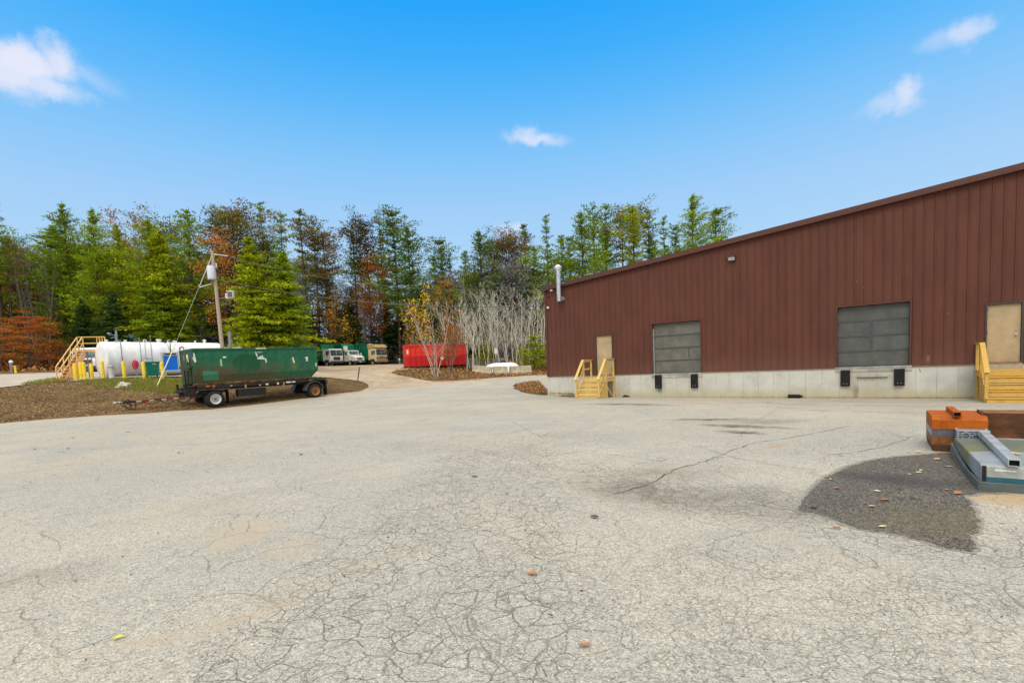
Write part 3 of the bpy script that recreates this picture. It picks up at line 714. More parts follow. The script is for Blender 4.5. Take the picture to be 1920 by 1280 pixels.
def mandoor(o, hx, label):
    x0, x1, z0, z1 = o; frame(o, .08, .12, M_frame)
    p = MB(); p.box(x0+.055, x1-.055, .04, .085, z0+.03, z1-.055); d = p.build('door', M_beige, bd, bevel=.005); tag(d, label)
    k = MB(); k.lathe((hx, .038, z0+.98), (0, -1, 0), [(0, .034), (.012, .034), (.02, .014), (.045, .014), (.05, .03), (.075, .032), (.085, .02)], 12)
    k.build('door_knob', M_steel, d, smooth=True)
    k = MB(); k.lathe((hx, .038, z0+1.14), (0, -1, 0), [(0, .026), (.02, .026)], 12); k.build('deadbolt', M_steel, d)
    t = MB(); t.box(x0, x1, -.04, .1, z0-.04, z0+.028); t.build('threshold', M_trim_lit, bd)
mandoor(openings[2], 4.0, 'narrow beige steel door above the small steps'); mandoor(openings[3], 19.30, 'beige steel door at the right end of the wall')
for z in (1.35, 2.1, 2.9): hg = MB(); hg.box(18.535, 18.56, -.055, .03, z, z+.11); hg.build('hinge', M_frame, bd)
pl = MB(); pl.box(18.5, 19.47, -.05, -.031, ZF-.19, ZF+.015); pl.build('door_sill', new_mat('sill_beige', color=(.36, .32, .22), rough=.9, var=.2), bd)
# wall pack lamp
l = MB(); l.prism([(9.92, -.035, 6.03), (9.92, -.035, 6.27), (9.92, -.10, 6.27), (9.92, -.24, 6.20), (9.92, -.24, 6.16), (9.92, -.12, 6.03)], (.32, 0, 0)); lo = l.build('wall_lamp', M_frame, bd, bevel=.01)
l = MB(); l.prism([(9.945, -.135, 6.04), (9.945, -.245, 6.155), (9.945, -.225, 6.165), (9.945, -.12, 6.05)], (.27, 0, 0)); l.build('lamp_lens', M_glassy, lo)
# flue with elbow
fl = MB(); fl.tube([(1.22, -.03, 5.34), (1.16, -.26, 5.34)], .125, 16); fl.tube([(1.13, -.33, 5.20), (1.13, -.33, 7.0)], .125, 18)
fo_ = fl.build('flue_pipe', M_steel, bd, smooth=True)
fc = MB(); fc.lathe((1.13, -.33, 6.95), (0, 0, 1), [(0, .15), (.08, .16), (.09, .20), (.15, .20), (.2, .12), (.26, .06)], 18); fc.build('flue_cap', M_white, fo_, smooth=True)
st_ = MB(); st_.beam((1.13, -.20, 6.1), (1.13, -.0, 6.1), .03, .03); st_.beam((1.22, -.34, 6.15), (1.40, -.15, 6.22), .02, .02); st_.build('bracket', M_steel, fo_)
for (x, z, m, r) in ((.22, 4.97, M_white, .07), (.24, 5.60, M_trim, .05)):
    q = MB(); q.lathe((x, -.03, z), (0, -1, 0), [(0, r), (.05, r), (.10, r*.7)], 12); q.build('sensor', m, bd, smooth=True)
q = MB(); q.box(.52, .60, -.16, -.03, 5.86, 5.94); q.lathe((.56, -.16, 5.90), (0, -1, -.3), [(0, .04), (.10, .045)], 10); q.build('camera_housing', M_white, bd)
q = MB(); q.tube([(-.05, -.19, 6.05), (.3, -.2, 6.03), (.55, -.08, 5.98)], .012, 5); q.tube([(.2, -.19, 6.2), (.2, -.19, 6.34)], .02, 6); q.build('service_cable', M_frame, bd)
q = MB(); q.tube([(16.7, -.04, .92), (16.73, -.04, .80)], .008, 5); q.build('wire_stub', M_frame, bd)

# ------------------------------------------------------------------ wooden steps (built from treads, risers, posts and rails)
def steps(s0, s1, depth, run, n, zt, label, mat, midrail=True, rightrail=True, gz=-.2, s1w=None):
    t = thing('wooden_steps', label, 'steps', BO, -TH)
    D0 = .06
    # landing deck boards along x
    m = MB(); nb = int(depth/.14)
    for i in range(nb): m.box(s0-.04, s1+.04, -(D0+(i+1)*depth/nb)+.008, -(D0+i*depth/nb), zt-.038, zt)
    m.build('landing', mat, t, bevel=.004)
    m = MB(); m.box(s0-.02, s1+.02, -(D0+depth), -(D0+depth)+.038, zt-.22, zt-.04); m.box(s0-.02, s0+.018, -(D0+depth)+.04, -D0, zt-.22, zt-.04); m.box(s1-.018, s1+.02, -(D0+depth)+.04, -D0, zt-.22, zt-.04)
    m.build('joist', mat, t, bevel=.004)
    rise = (zt-gz)/(n+1); dr = run/n; yf = -(D0+depth)
    tr_ = MB(); ri = MB()
    for i in range(n):
        z = zt-(i+1)*rise; y0 = yf-i*dr
        tr_.box(s0-.03, s1+.03, y0-dr-.02, y0-dr/2-.004, z-.038, z); tr_.box(s0-.03, s1+.03, y0-dr/2, y0+.0, z-.038, z)
        ri.box(s0+.0, s1-.0, y0-.003-.02, y0-.003, z+.02, z+rise-.062)
    tr_.build('tread', mat, t, bevel=.004); 
    ri.box(s0, s1, yf-n*dr-.0, yf-n*dr+.02, gz, gz+rise-.055)
    ri.build('riser', mat, t)
    for x in (s0-.005, s1-.035):
        m = MB(); m.prism([(x, yf, zt-.05), (x, yf, zt-.38), (x, yf-.02, gz), (x, yf-n*dr, gz), (x, yf-n*dr, gz+rise*.75)], (.038, 0, 0)); m.build('stringer', mat, t)
    rh = .95
    for x in (s0, s1):
        if x == s1 and not rightrail: continue
        yb = -(D0+.06); yfp = yf+.045; yl = yf-n*dr+.12; zl = gz+rise+.0
        for (y, zb, zt2) in ((yb, gz, zt+rh-.02), (yfp, gz, zt+rh-.02), (yl, gz+.06, zl+rh-.12)):
            m = MB(); m.box(x-.045, x+.045, y-.045, y+.045, zb, zt2); m.build('post', mat, t, bevel=.005)
        m = MB(); m.box(x-.07, x+.07, yfp-.07, yb+.07, zt+rh-.018, zt+rh+.02)
        m.beam((x, yfp-.06, zt+rh-.01), (x, yl-.10, zl+rh-.12), .14, .038); m.build('handrail', mat, t, bevel=.004)
        if midrail:
            m = MB(); m.box(x-.02, x+.02, yfp+.046, yb-.046, zt+.42, zt+.51); m.beam((x, yfp-.046, zt+.46), (x, yl+.046, zl+.36), .04, .09); m.box(x-.02, x+.02, yfp+.046, yb-.046, zt+rh-.11, zt+rh-.02)
            m.build('midrail', mat, t)
    br = MB(); br.beam((s1-.1, -.15, gz+.1), (s1-.1, yf+.1, zt-.3), .038, .09); br.build('brace', mat, t)
    return t
steps(2.86, 4.16, 1.0, .95, 4, .93, 'small yellow lumber steps with two handrails under the narrow door', M_wood)
steps(18.30, 20.1, 1.0, 1.1, 4, .84, 'wide honey coloured lumber steps at the right edge of the photo', M_wood2, midrail=False, gz=-.25)

# small things at the wall foot
p = bw(12.55, .16, -.19)
t = thing('rubber_bumper', 'short black rubber roller lying at the foot of the concrete wall between the docks', 'bumper', p, -TH)
m = MB(); m.tube([(-.25, 0, .075), (.20, 0, .075)], .085, 14); m.build('roller', M_rubber, t, smooth=True); m = MB(); m.tube([(.20, 0, .075), (.30, .01, .075)], [.05, .045], 10); m.build('end_stub', M_rubber, t)
m = MB(); m.tube([(-.2, 0, .02), (-.08, .03, .09), (.06, -.02, .07), (.2, .03, .03)], [.04, .07, .06, .03], 7)
o = m.build('rubber_scrap', M_rubber, smooth=True); o.location = bw(4.85, .15, -.19); tag(o, 'crumpled black scrap on the ground just right of the small steps', 'scrap')

# ------------------------------------------------------------------ steel in the right foreground (aligned with the building)
M_galv = new_mat('weathered_galvanised', lambda nt: {'Base Color': nt.mix(nt.mapr(nt.noise(nt.warp(nt.coord(), 2, .5), 2.2, 5, .7), .42, .62), (.42, .46, .48), (.30, .32, .31)), 'bump': (nt.noise(nt.coord(), 3, 3), .008)}, rough=.45, metal=.25, spec=.4)
def galv_top(nt):
    c = nt.coord(); x, y, z = nt.sep(c)
    w = nt.warp(nt.warp(c, 1.4, .5), 6, .15)
    col = nt.mix(nt.mapr(nt.noise(c, 3, 4, .6), .3, .7), (.22, .245, .26), (.31, .335, .345))
    wx, wy, wz = nt.sep(w)
    alg = nt.mapr(nt.add(wy, nt.mul(wx, -.35)), .95, 1.15)        # algae-dark further half
    col = nt.mix(nt.mul(alg, .85), col, (.105, .115, .075))
    moss = nt.math('MAXIMUM', nt.mul(nt.blob(w, .05, 1.35, .10, .40, R(-5), .7), .55), nt.mul(nt.blob(w, .75, 1.6, .16, .35, R(-20), .8), .45))
    col = nt.mix(moss, col, (.20, .19, .02))
    return {'Base Color': col, 'bump': (nt.noise(c, 2.5, 3), .015)}
M_galvtop = new_mat('mossy_galvanised', galv_top, rough=.55, metal=.0, spec=.3)
M_teal = new_mat('teal_paint', color=(.02, .115, .165), rough=.4, var=.2)
M_greyst = new_mat('grey_steel', color=(.10, .12, .12), rough=.5, metal=.2, var=.25, vscale=4)
M_black = new_mat('black_paint', color=(.014, .014, .015), rough=.55, var=.3)
gz = -.09
cb = thing('steel_box', 'low galvanised steel box with a teal stripe and mossy top lying in the lower right', 'steel box', (5.60, 5.84, gz), -TH)
# local x to the right along wall direction, local y away from the camera
m = MB(); Lx, Ly = 2.6, 2.62
m.prism([(0, .05, .14), (0, .05, .345), (-.0, .10, .365), (0, Ly-.1, .335), (0, Ly, .16)], (Lx, 0, 0))
bx_ = m.build('box_body', M_galvtop, cb, bevel=.012)
m = MB(); m.box(.045, Lx, .02, .048, .215, .352); m.build('front_panel', M_galv, cb, bevel=.006)
m = MB(); m.box(.045, Lx, .015, .049, .165, .213); m.build('painted_stripe', M_teal, cb)
m = MB(); m.prism([(-.04, -.035, .02), (Lx, -.035, .0), (Lx, -.035, .165), (-.02, -.035, .165)], (0, .045, 0)); m.build('front_lip', M_greyst, cb, bevel=.006)
m = MB(); m.prism([(-.035, -.02, .012), (-.045, Ly-.6, .05), (-.035, Ly, .10), (-.035, Ly, .24), (-.04, Ly-.9, .17), (-.045, .9, .14), (-.035, -.02, .165)], (.03, 0, 0)); m.build('side_lip', M_greyst, cb)
m = MB(); m.box(.0, Lx, .04, Ly-.05, .02, .13); m.build('underside', M_black, cb)
m = MB(); m.box(.012, .040, .0, .05, .12, .35); m.build('corner_gap_shade', M_black, cb)  # solid black strip painted in for the shade of the corner gap
m = MB(); m.box(.12, .30, .014, .019, .298, .318); m.build('sticker', M_white, cb)
m = MB(); m.tube([(.62, -.03, .02), (.62, -.10, -.035+.03), (.80, -.11, -.03+.03), (.82, -.03, .02)], .008, 6); m.build('wire_loop', M_steel, cb)
m = MB(); m.lathe((.45, -.036, .135), (0, -1, 0), [(0, .02), (.008, .02)], 10); m.build('bolt', M_frame, cb)
# square tube lying across it
def lp(x, y, z): return Vector((5.60, 5.84, gz)) + Wd*x - Nd*y + Vector((0, 0, z))
def onz(px, py, z):
    d = pray(px, py); return d*((z-EYE)/d.z) + Vector((0, 0, EYE))
_n0 = onz(1902, 873, gz+.385); _n1 = onz(1842, 817, gz+.365); _dd = _n1-_n0
tb = thing('square_tube', 'hollow grey square steel tube lying across the mossy steel box', 'steel tube', (_n0.x, _n0.y, gz+.372), math.atan2(_dd.y, _dd.x)-R(90))
m = MB(); L = Vector((_dd.x, _dd.y)).length; w = .105; h = .085; th = .008
for a in ((-w/2, w/2, 0, th), (-w/2, w/2, h-th, h)): m.box(a[0], a[1], 0, L, a[2], a[3])
for a in (-w/2, w/2-th): m.box(a, a+th, 0, L, th, h-th)
m.build('tube_wall', M_galv, tb); m = MB(); m.box(-w/2+th, w/2-th, .05, L-.05, th, h-th); m.build('hollow', M_shade_fill, tb)  # inner block is solid, its near-black colour stands in for shade in the tube
M_strip = new_mat('bare_wood_strip', woodf([(.50, .36, .18), (.62, .47, .27), (.36, .22, .10)]), rough=.8)
for i, (x, y, L, a, lab) in enumerate(((.95, 1.45, .34, 60, 'pale splintered wood strip lying right of the square tube'), (.42, 1.02, .30, 55, 'splintered wood strip wedged left of the square tube'), (1.12, 1.25, .20, 50, 'short reddish wood chip furthest right on the steel box'), (.36, 1.22, .14, 20, 'tiny wood chip beside the tube on the mossy part'))):
    m = MB(); m.prism([(-L/2, -.02, 0), (L/2*.8, -.028, 0), (L/2, .01, 0), (-L/2*.7, .03, 0)], (0, 0, .012)); o = m.build('wood_strip', M_strip); o.location = lp(x, y, .368); o.rotation_euler = (0, 0, -TH+R(a+60)); tag(o, lab, 'wood strip')

def rust(nt):
    c = nt.coord(); x, y, z = nt.sep(c); n = nt.noise(nt.warp(c, 2, .3), 4, 6, .7)
    col = nt.mix(nt.mapr(n, .35, .7), (.42, .105, .010), (.30, .070, .012))
    col = nt.mix(nt.mapr(nt.noise(c, 22, 4, .8), .5, .75, 0, .6), col, (.17, .05, .018))
    col = nt.mix(nt.mapr(nt.noise(nt.mapping(c, scale=(14, 14, 1.2)), 1.2, 4, .7), .52, .72, 0, .55), col, (.12, .04, .015))
    return {'Base Color': col, 'bump': (n, .004)}
M_orange = new_mat('orange_painted_steel', rust, rough=.7, spec=.12)
def rustdk(nt):
    c = nt.coord(); n = nt.noise(nt.warp(nt.mapping(c, scale=(1, 1, 2)), 2, .4), 3, 6, .7)
    col = nt.ramp(n, [(.3, (.045, .022, .012)), (.5, (.095, .040, .018)), (.7, (.19, .075, .022))])
    return {'Base Color': col, 'bump': (n, .005)}
M_rustdk = new_mat('dark_rusted_steel', rustdk, rough=.7, spec=.2)
M_rusty = new_mat('rust_brown_steel', lambda nt: {'Base Color': nt.ramp(nt.noise(nt.warp(nt.coord(), 2, .4), 3, 6, .7), [(.35, (.30, .13, .035)), (.5, (.22, .085, .025)), (.62, (.09, .035, .016))])}, rough=.6)
M_blueg = new_mat('bluish_steel', color=(.15, .17, .21), rough=.35, metal=.5, var=.3)
ob = thing('orange_steel_bin', 'orange and rust brown steel chest behind the galvanised box', 'steel bin', (7.13, 8.34, -.10), -TH)
W2 = .70; DD = 1.15
m = MB(); m.prism([(0, 0, .42), (0, .0, .58), (0, .09, .64), (0, DD-.05, .64), (0, DD, .55), (0, DD, .42)], (W2, 0, 0)); m.build('upper_body', M_orange, ob, bevel=.006)
m = MB(); m.box(.0, W2, .02, DD-.02, .30, .419); m.build('steel_band', M_blueg, ob)
m = MB(); m.prism([(0.005, .0, .16), (.005, .0, .299), (.005, DD, .299), (.005, DD, .16)], (W2-.01, 0, 0)); m.build('middle_body', M_rusty, ob)
m = MB(); m.prism([(.0, .0, .159), (.03, .02, .0), (W2, .02, .0), (W2, .0, .159)], (0, DD, 0)); m.build('lower_body', M_rustdk, ob, bevel=.006)
m = MB()
for a in ((.27, .37, .641, .648), (.27, .37, .712, .72)): m.box(a[0], a[1], -.02, DD-.1, a[2], a[3])
m.box(.27, .277, -.02, DD-.1, .648, .712); m.box(.363, .37, -.02, DD-.1, .648, .712); lb = m.build('lifting_pocket', M_orange, ob)
m = MB(); m.box(.278, .362, .02, DD-.15, .649, .711); m.build('hollow', M_shade_fill, lb)  # solid near-black block in place of the shade inside the pocket
# wide rusty scoop to the right
sc = thing('steel_scoop', 'wide dark brown rusted steel scoop running out of the right edge', 'scoop', Vector((7.13, 8.34, -.10)) + Wd*.66 + Nd*.12, -TH)
W3 = 2.6
arc = [(.0, .02), (.30, .0), (.62, .03), (.85, .14), (.98, .32), (1.0, .52), (.94, .66)]
m = MB()
for (y0, z0), (y1, z1) in zip(arc, arc[1:]): m.prism([(0, y0, z0), (0, y1, z1), (0, y1-.004, z1+.02), (0, y0, z0+.02)], (W3, 0, 0))
m.build('curved_back', M_rustdk, sc)
m = MB(); m.prism([(0, .0, .06), (0, -.02, .20), (0, .12, .36), (0, .2, .50), (0, .40, .66), (0, .94, .69), (0, 1.02, .52), (0, 1.0, .3), (0, .86, .12), (0, .6, .01), (0, .2, 0)], (.025, 0, 0)); m.build('end_plate', M_rustdk, sc)
m = MB(); m.box(.03, W3, .42, 1.0, .64, .68); m.build('top_flange', M_rusty, sc)
m = MB(); m.box(.03, W3, .40, .425, .10, .68); m.build('face_plate', M_rustdk, sc)
m = MB(); m.box(.0, W3, -.06, .38, .235, .275); m.build('cutting_edge', M_galv, sc)
m = MB(); m.box(.98, 1.04, .36, .60, .68, .78); m.build('lug', M_rusty, sc)
# silver crate between
cr = thing('wire_crate', 'small silver slatted crate wedged between the orange chest and the galvanised box', 'crate', Vector((7.13, 8.34, -.10)) + Wd*.30 + Nd*.28, -TH)
m = MB(); m.box(0, .38, 0, .26, .0, .30); m.build('crate_body', M_blueg, cr, bevel=.01)
m = MB()
for i in range(5): m.box(-.01, .39, -.012, .27, .32+i*.028, .332+i*.028)
for x in (.0, .36): m.box(x, x+.02, .0, .02, .30, .46); m.box(x, x+.02, .24, .26, .30, .46)
m.build('slats', M_steel, cr)
m = MB(); m.tube([(.10+.05*math.cos(a), -.03, .37+.05*math.sin(a)) for a in np.linspace(0, 6.28, 14)], .008, 5); m.tube([(.22+.05*math.cos(a), -.03, .35+.04*math.sin(a)) for a in np.linspace(0, 6.28, 14)], .008, 5); m.build('wire_coil', M_steel, cr)
# shadowless wood block under scoop etc. left out

# ------------------------------------------------------------------ fallen leaves that read one by one
M_lo = new_mat('orange_oak_leaf', color=(.40, .17, .07), rough=.6, var=.35, vscale=30)
M_lt = new_mat('tan_leaf', color=(.50, .33, .18), rough=.6, var=.3, vscale=30)
M_ly = new_mat('yellow_leaf', color=(.62, .56, .03), rough=.5, var=.2, vscale=30)
M_lp = new_mat('pale_yellow_leaf', color=(.62, .52, .26), rough=.6, var=.2, vscale=30)
M_ld = new_mat('dark_brown_leaf', color=(.10, .05, .035), rough=.6, var=.3, vscale=30)
def leaf(px, py, L, kind, mat, label, group=None, rot=None, cat='leaf'):
    g = gp(px, py); a = random.uniform(0, 6.28) if rot is None else R(rot)
    pts = []
    if kind == 'oak':
        for i in range(9):
            t = i/8; w = (.10 + .22*math.sin(math.pi*min(1, t*1.05)))*(1.25 if i % 2 else .55); pts.append((t-.5, w))
    else:
        for i in range(7): t = i/6; pts.append((t-.5, .24*math.sin(math.pi*t)**.8+.005))
    curl = random.uniform(.15, .4); mbx = MB(); n = len(pts)
    vs = []
    for t, w in pts:
        zc = curl*(t*t)*L + .01
        for q in (-1, 0, 1): vs.append((t*L, q*w*L, zc + abs(q)*w*L*.45))
    fs = [(i*3+j, i*3+j+1, i*3+j+4, i*3+j+3) for i in range(n-1) for j in (0, 1)]
    mbx.raw(vs, fs); mbx.tube([(L*.5, 0, curl*.25*L+.01), (L*.7, L*.04, .02)], L*.012, 4)
    o = mbx.build('fallen_leaf', mat, fix=False); o.location = (g.x, g.y, g.z+.034); o.rotation_euler = (random.uniform(-.12, .12), random.uniform(-.12, .12), a)
    return tag(o, label, cat, group)
leaf(997, 1084, .085, 'oak', M_lo, 'curled orange oak leaf alone on the pavement left of centre foreground', rot=160)
leaf(1097, 1222, .075, 'oak', M_lo, 'orange lobed leaf nearest the bottom edge of the yard', rot=5)
leaf(222, 1206, .065, 'plain', M_ly, 'bright yellow green leaf on the cracked asphalt at lower left', rot=30)
leaf(1032, 1165, .05, 'plain', M_ld, 'small olive brown leaf between the two foreground oak leaves', rot=160)
leaf(1036, 1037, .03, 'plain', M_lo, 'tiny reddish leaf above the curled oak leaf', rot=20)
leaf(1659, 944, .10, 'oak', M_lo, 'largest orange leaf in the middle of the damp dark patch', rot=0)
leaf(1635, 956, .09, 'plain', M_lt, 'tan leaf just left of the largest orange leaf on the dark patch', rot=10)
leaf(1655, 995, .075, 'plain', M_lp, 'pale yellow leaf near the lower rim of the dark patch', rot=-10)
leaf(1569, 921, .09, 'oak', M_lo, 'orange leaf near the left rim of the dark patch', rot=30)
leaf(1570, 997, .08, 'oak', M_lo, 'brown orange leaf on the cracked rim below the dark patch', rot=0)
leaf(1526, 958, .09, 'oak', new_mat('rust_leaf', color=(.20, .09, .04), rough=.6), 'dull rust leaf at the leftmost part of the dark patch', rot=20)
leaf(1688, 923, .08, 'plain', M_ld, 'dark brown leaf in the middle of the damp patch', rot=-10)
leaf(1712, 940, .07, 'plain', M_ld, 'dark red brown leaf right of the largest orange leaf', rot=-10)
leaf(1796, 931, .11, 'oak', M_lo, 'orange leaf on the rust line left of the galvanised box', rot=20)
leaf(1757, 866, .12, 'oak', M_lt, 'orange tan leaf in front of the orange chest', rot=20)
leaf(1777, 924, .07, 'plain', M_lp, 'pale leaf beside the rust line near the galvanised box', rot=-5)
leaf(1779, 880, .09, 'plain', M_lp, 'pale yellow leaf beside the left edge of the galvanised box', rot=0)
leaf(1722, 852, .13, 'plain', M_lp, 'cream leaf on the far rim of the dark patch', rot=0)
for x, y in ((1727, 887), (1723, 891), (1706, 895), (1645, 927), (1557, 904), (1648, 865)):
    leaf(x, y, .08, 'plain', M_lp, 'pale cream leaf fragment scattered on the damp dark patch', group='pale leaf fragments on the dark patch')
for x, y in ((128, 844), (335, 852), (65, 845), (137, 823), (240, 812), (565, 855), (890, 898), (1330, 790), (1115, 976), (1440, 757)):
    leaf(x, y, .12, 'plain', M_ld, 'dark leaf crumb blown onto the pale pavement', group='dark leaf crumbs on the pavement')
g = gp(1014, 1258); m = MB(); m.tube([Vector((0, 0, .045)), Vector((.04, .05, .05)), Vector((.06, .12, .046))], [.0022, .0018, .001], 5)
m = MB(); a, b = gp(1003, 1242), gp(1026, 1279); m.tube([a+Vector((0, 0, .036)), a.lerp(b, .5)+Vector((.002, .004, .04)), b+Vector((0, 0, .036))], [.0012, .0018, .0022], 5)
tag(m.build('twig', M_ld), 'thin dark twig lying at the very bottom of the photo', 'twig')
# ------------------------------------------------------------------ shared vehicle bits
M_tyre = new_mat('tyre_rubber', color=(.025, .024, .022), rough=.85, var=.35, spec=.15)
M_rimw = new_mat('white_steel_rim', color=(.62, .61, .58), rough=.45, var=.15, vscale=12)
M_rimo = new_mat('rusty_rim', color=(.34, .17, .045), rough=.7, var=.35, vscale=14)
M_chas = new_mat('black_chassis', color=(.022, .018, .018), rough=.6, var=.5, vscale=3)
M_glass = new_mat('cab_glass', lambda nt: {'Base Color': nt.mix(nt.mapr(nt.noise(nt.coord(), 2.5, 3), .35, .65), (.03, .04, .045), (.16, .22, .27))}, rough=.08, spec=.8)
M_red = new_mat('red_marker', color=(.26, .02, .018), rough=.5, var=.3)
M_whitemk = new_mat('faded_white_sticker', color=(.62, .64, .58), rough=.6, var=.2)
def wheel(parent, c, side, r=.5, w=.28, rim=M_rimw, hub=M_frame, dual=True, name='wheel'):
    """axis along local y; side=-1 faces -y"""
    c = Vector(c); s = side
    t = MB()
    def tyre(y0):
        t.lathe(c+Vector((0, y0, 0)), (0, s, 0), [(-w/2, r*.62), (-w/2, r*.86), (-w*.42, r*.97), (-w*.25, r), (w*.25, r), (w*.42, r*.97), (w/2, r*.86), (w*.46, r*.62), (w*.3, r*.58), (-w*.3, r*.58)], 28)
    tyre(0)
    if dual: tyre(-s*(w+.04))
    wo = t.build(name, M_tyre, parent, smooth=True)
    rm = MB(); rm.lathe(c, (0, s, 0), [(w*.1, .05), (w*.12, r*.22), (w*.02, r*.34), (-w*.02, r*.44), (w*.25, r*.53), (w*.47, r*.60), (w*.49, r*.62), (w*.40, r*.57), (-w*.3, r*.56)], 28)
    ro = rm.build('rim', rim, wo, smooth=True)
    h = MB(); h.lathe(c, (0, s, 0), [(w*.1, r*.13), (w*.42, r*.12), (w*.45, r*.08)], 12)
    for k in range(10):
        a = k*math.pi/5; h.lathe(c+Vector((math.cos(a)*r*.29, 0, math.sin(a)*r*.29)), (0, s, 0), [(w*.0, .022), (w*.22, .022)], 6)
    h.build('hub', hub, wo)
    return wo

# ------------------------------------------------------------------ pup trailer + green roll-off container
PHI = R(48); C0 = at(361, 655, 29.2)
tl0 = Vector((C0.x, C0.y, 0)); Dv = Vector((math.cos(PHI), math.sin(PHI), 0))
gf = G(*(tl0+Dv*1.0)[:2])+.03; gr = G(*(tl0+Dv*7.3)[:2])+.02
pitch = math.atan2(gr-gf, 6.3)
def trailer_root(name, label, cat):
    t = thing(name, label, cat, (tl0.x, tl0.y, gf-math.tan(pitch)*1.0))
    t.rotation_euler = (0, -pitch, PHI); return t
tr = trailer_root('pup_trailer', 'black two axle dolly trailer with a red and white drawbar carrying the green container', 'trailer')
# local x along the trailer to the rear (right in the photo), y away from the camera
m = MB(); 
for y in (.72, 1.62): m.box(.1, 8.1, y-.05, y+.05, 1.02, 1.26)
for x in (.2, 1.2, 2.4, 3.6, 4.8, 6.2, 7.2, 8.05): m.box(x-.05, x+.05, .77, 1.57, 1.04, 1.22)
m.box(.1, 8.15, .10, .17, 1.16, 1.30); m.box(.1, 8.15, 2.2, 2.27, 1.16, 1.30)
for x in (.6, 1.9, 3.2, 4.5, 5.8, 7.0, 8.0): m.box(x-.04, x+.04, .17, 2.2, 1.18, 1.26)
fr = m.build('frame', M_chas, tr, bevel=.008)
m = MB(); m.box(7.55, 8.25, .0, .5, 1.28, 1.40); m.box(7.55, 8.25, 1.9, 2.4, 1.28, 1.40); m.build('rear_stop', new_mat('dark_green_steel', color=(.02, .07, .04), rough=.6, var=.3), tr)
m = MB(); m.box(.4, 1.7, .35, .8, .86, 1.0); m.box(.35, 1.6, .6, 1.8, .70, .86); m.lathe((1.0, 1.17, .86), (0, 0, 1), [(0, .5), (.14, .5)], 24); m.build('turntable', M_chas, tr)
for x in (1.0, 7.3):
    m = MB(); m.tube([(x, .2, .5), (x, 2.2, .5)], .07, 10); m.box(x-.45, x+.45, .62, .72, .55, .66); m.box(x-.45, x+.45, 1.6, 1.7, .55, .66); m.box(x-.1, x+.1, .6, .75, .48, 1.02); m.box(x-.1, x+.1, 1.58, 1.72, .48, 1.02); m.build('axle', M_chas, tr)
wheel(tr, (1.0, .14, .5), -1, rim=M_rimw); wheel(tr, (1.0, 2.26, .5), 1, rim=M_rimw)
wheel(tr, (7.3, .14, .5), -1, rim=M_rimo); wheel(tr, (7.3, 2.26, .5), 1, rim=M_rimo)
def arch(cx, r0, r1, a0, a1, y0, y1, n=12):
    m = MB()
    for i in range(n):
        t0 = R(a0+(a1-a0)*i/n); t1 = R(a0+(a1-a0)*(i+1)/n)
        q = [(cx+math.cos(t)*r, y0, .5+math.sin(t)*r) for t, r in ((t0, r0), (t1, r0), (t1, r1), (t0, r1))]
        m.prism(q, (0, y1-y0, 0))
    return m
M_fend = new_mat('grey_plastic_fender', color=(.075, .08, .09), rough=.5, var=.25)
for y0, y1 in ((-.02, .58), (1.82, 2.42)): arch(7.3, .62, .655, 12, 175, y0, y1).build('fender', M_fend, tr)
for y0, y1 in ((.0, .56), (1.84, 2.4)):
    m = MB(); m.prism([(.18, y0, 1.08), (.18, y0, 1.12), (1.85, y0, 1.10), (1.85, y0, 1.06)], (0, y1-y0, 0)); m.build('deck_plate', M_fend, tr)
    for x, nm in ((1.72, 'mud_flap'), (8.12, 'mud_flap')):
        m = MB(); m.prism([(x, y0+.02, 1.02), (x+.03, y0+.02, 1.02), (x+.06, y0+.02, .15), (x+.03, y0+.02, .15)], (0, y1-y0-.04, 0)); m.build(nm, M_black, tr)
m = MB(); m.box(8.16, 8.24, .0, 2.4, .92, 1.2); bmp = m.build('rear_bar', M_chas, tr)
m = MB()
for y in (.06, 2.24): m.box(8.10, 8.26, y-.07, y+.10, 1.02, 1.10)
m.build('marker_light', M_red, bmp)
m = MB(); m.box(2.35, 4.05, .16, .62, .52, .98); tbx = m.build('tool_box', M_black, tr, bevel=.015)
m = MB(); m.box(2.36, 4.04, .148, .158, .93, .96); m.box(3.1, 3.3, .14, .158, .72, .76); m.build('latch', M_chas, tbx)
m = MB()
for x, w, h, z in ((4.02, .17, .10, 1.13), (4.75, .12, .12, 1.12), (5.35, .30, .10, 1.17), (5.72, .26, .08, 1.18), (3.62, .10, .06, 1.13), (1.9, .12, .04, 1.22)): m.box(x, x+w, .085, .098, z-.0, z+h)
m.build('faded_plate', M_whitemk, fr)
m = MB()
for x in (2.75, 5.15): m.box(x, x+.08, .05, .12, 1.05, 1.26)
m.build('tie_down_hook', new_mat('brassy_yellow', color=(.33, .25, .06), rough=.5, var=.3), fr)
m = MB(); m.box(6.95, 7.15, .02, .10, 1.22, 1.30); m.box(.55, .8, .03, .1, 1.24, 1.36); m.tube([(.95, .05, 1.28), (.95, -.02, 1.28)], .10, 12); m.build('roller', M_rusty, fr)
# front head: dark hoist frame under the container nose
m = MB(); m.box(-.45, .15, .55, .72, .75, 1.25); m.box(-.45, .15, 1.65, 1.8, .75, 1.25); m.box(-.5, -.38, .2, 2.2, .98, 1.16); m.box(-.50, -.40, .45, .55, 1.16, 1.5); m.box(-.5, -.4, 1.8, 1.9, 1.16, 1.5); m.build('front_head', M_chas, tr)
m = MB(); m.box(-.56, -.5, .55, 1.2, 1.0, 1.14); m.build('blue_cover', new_mat('navy_cover', color=(.02, .025, .09), rough=.6), tr)
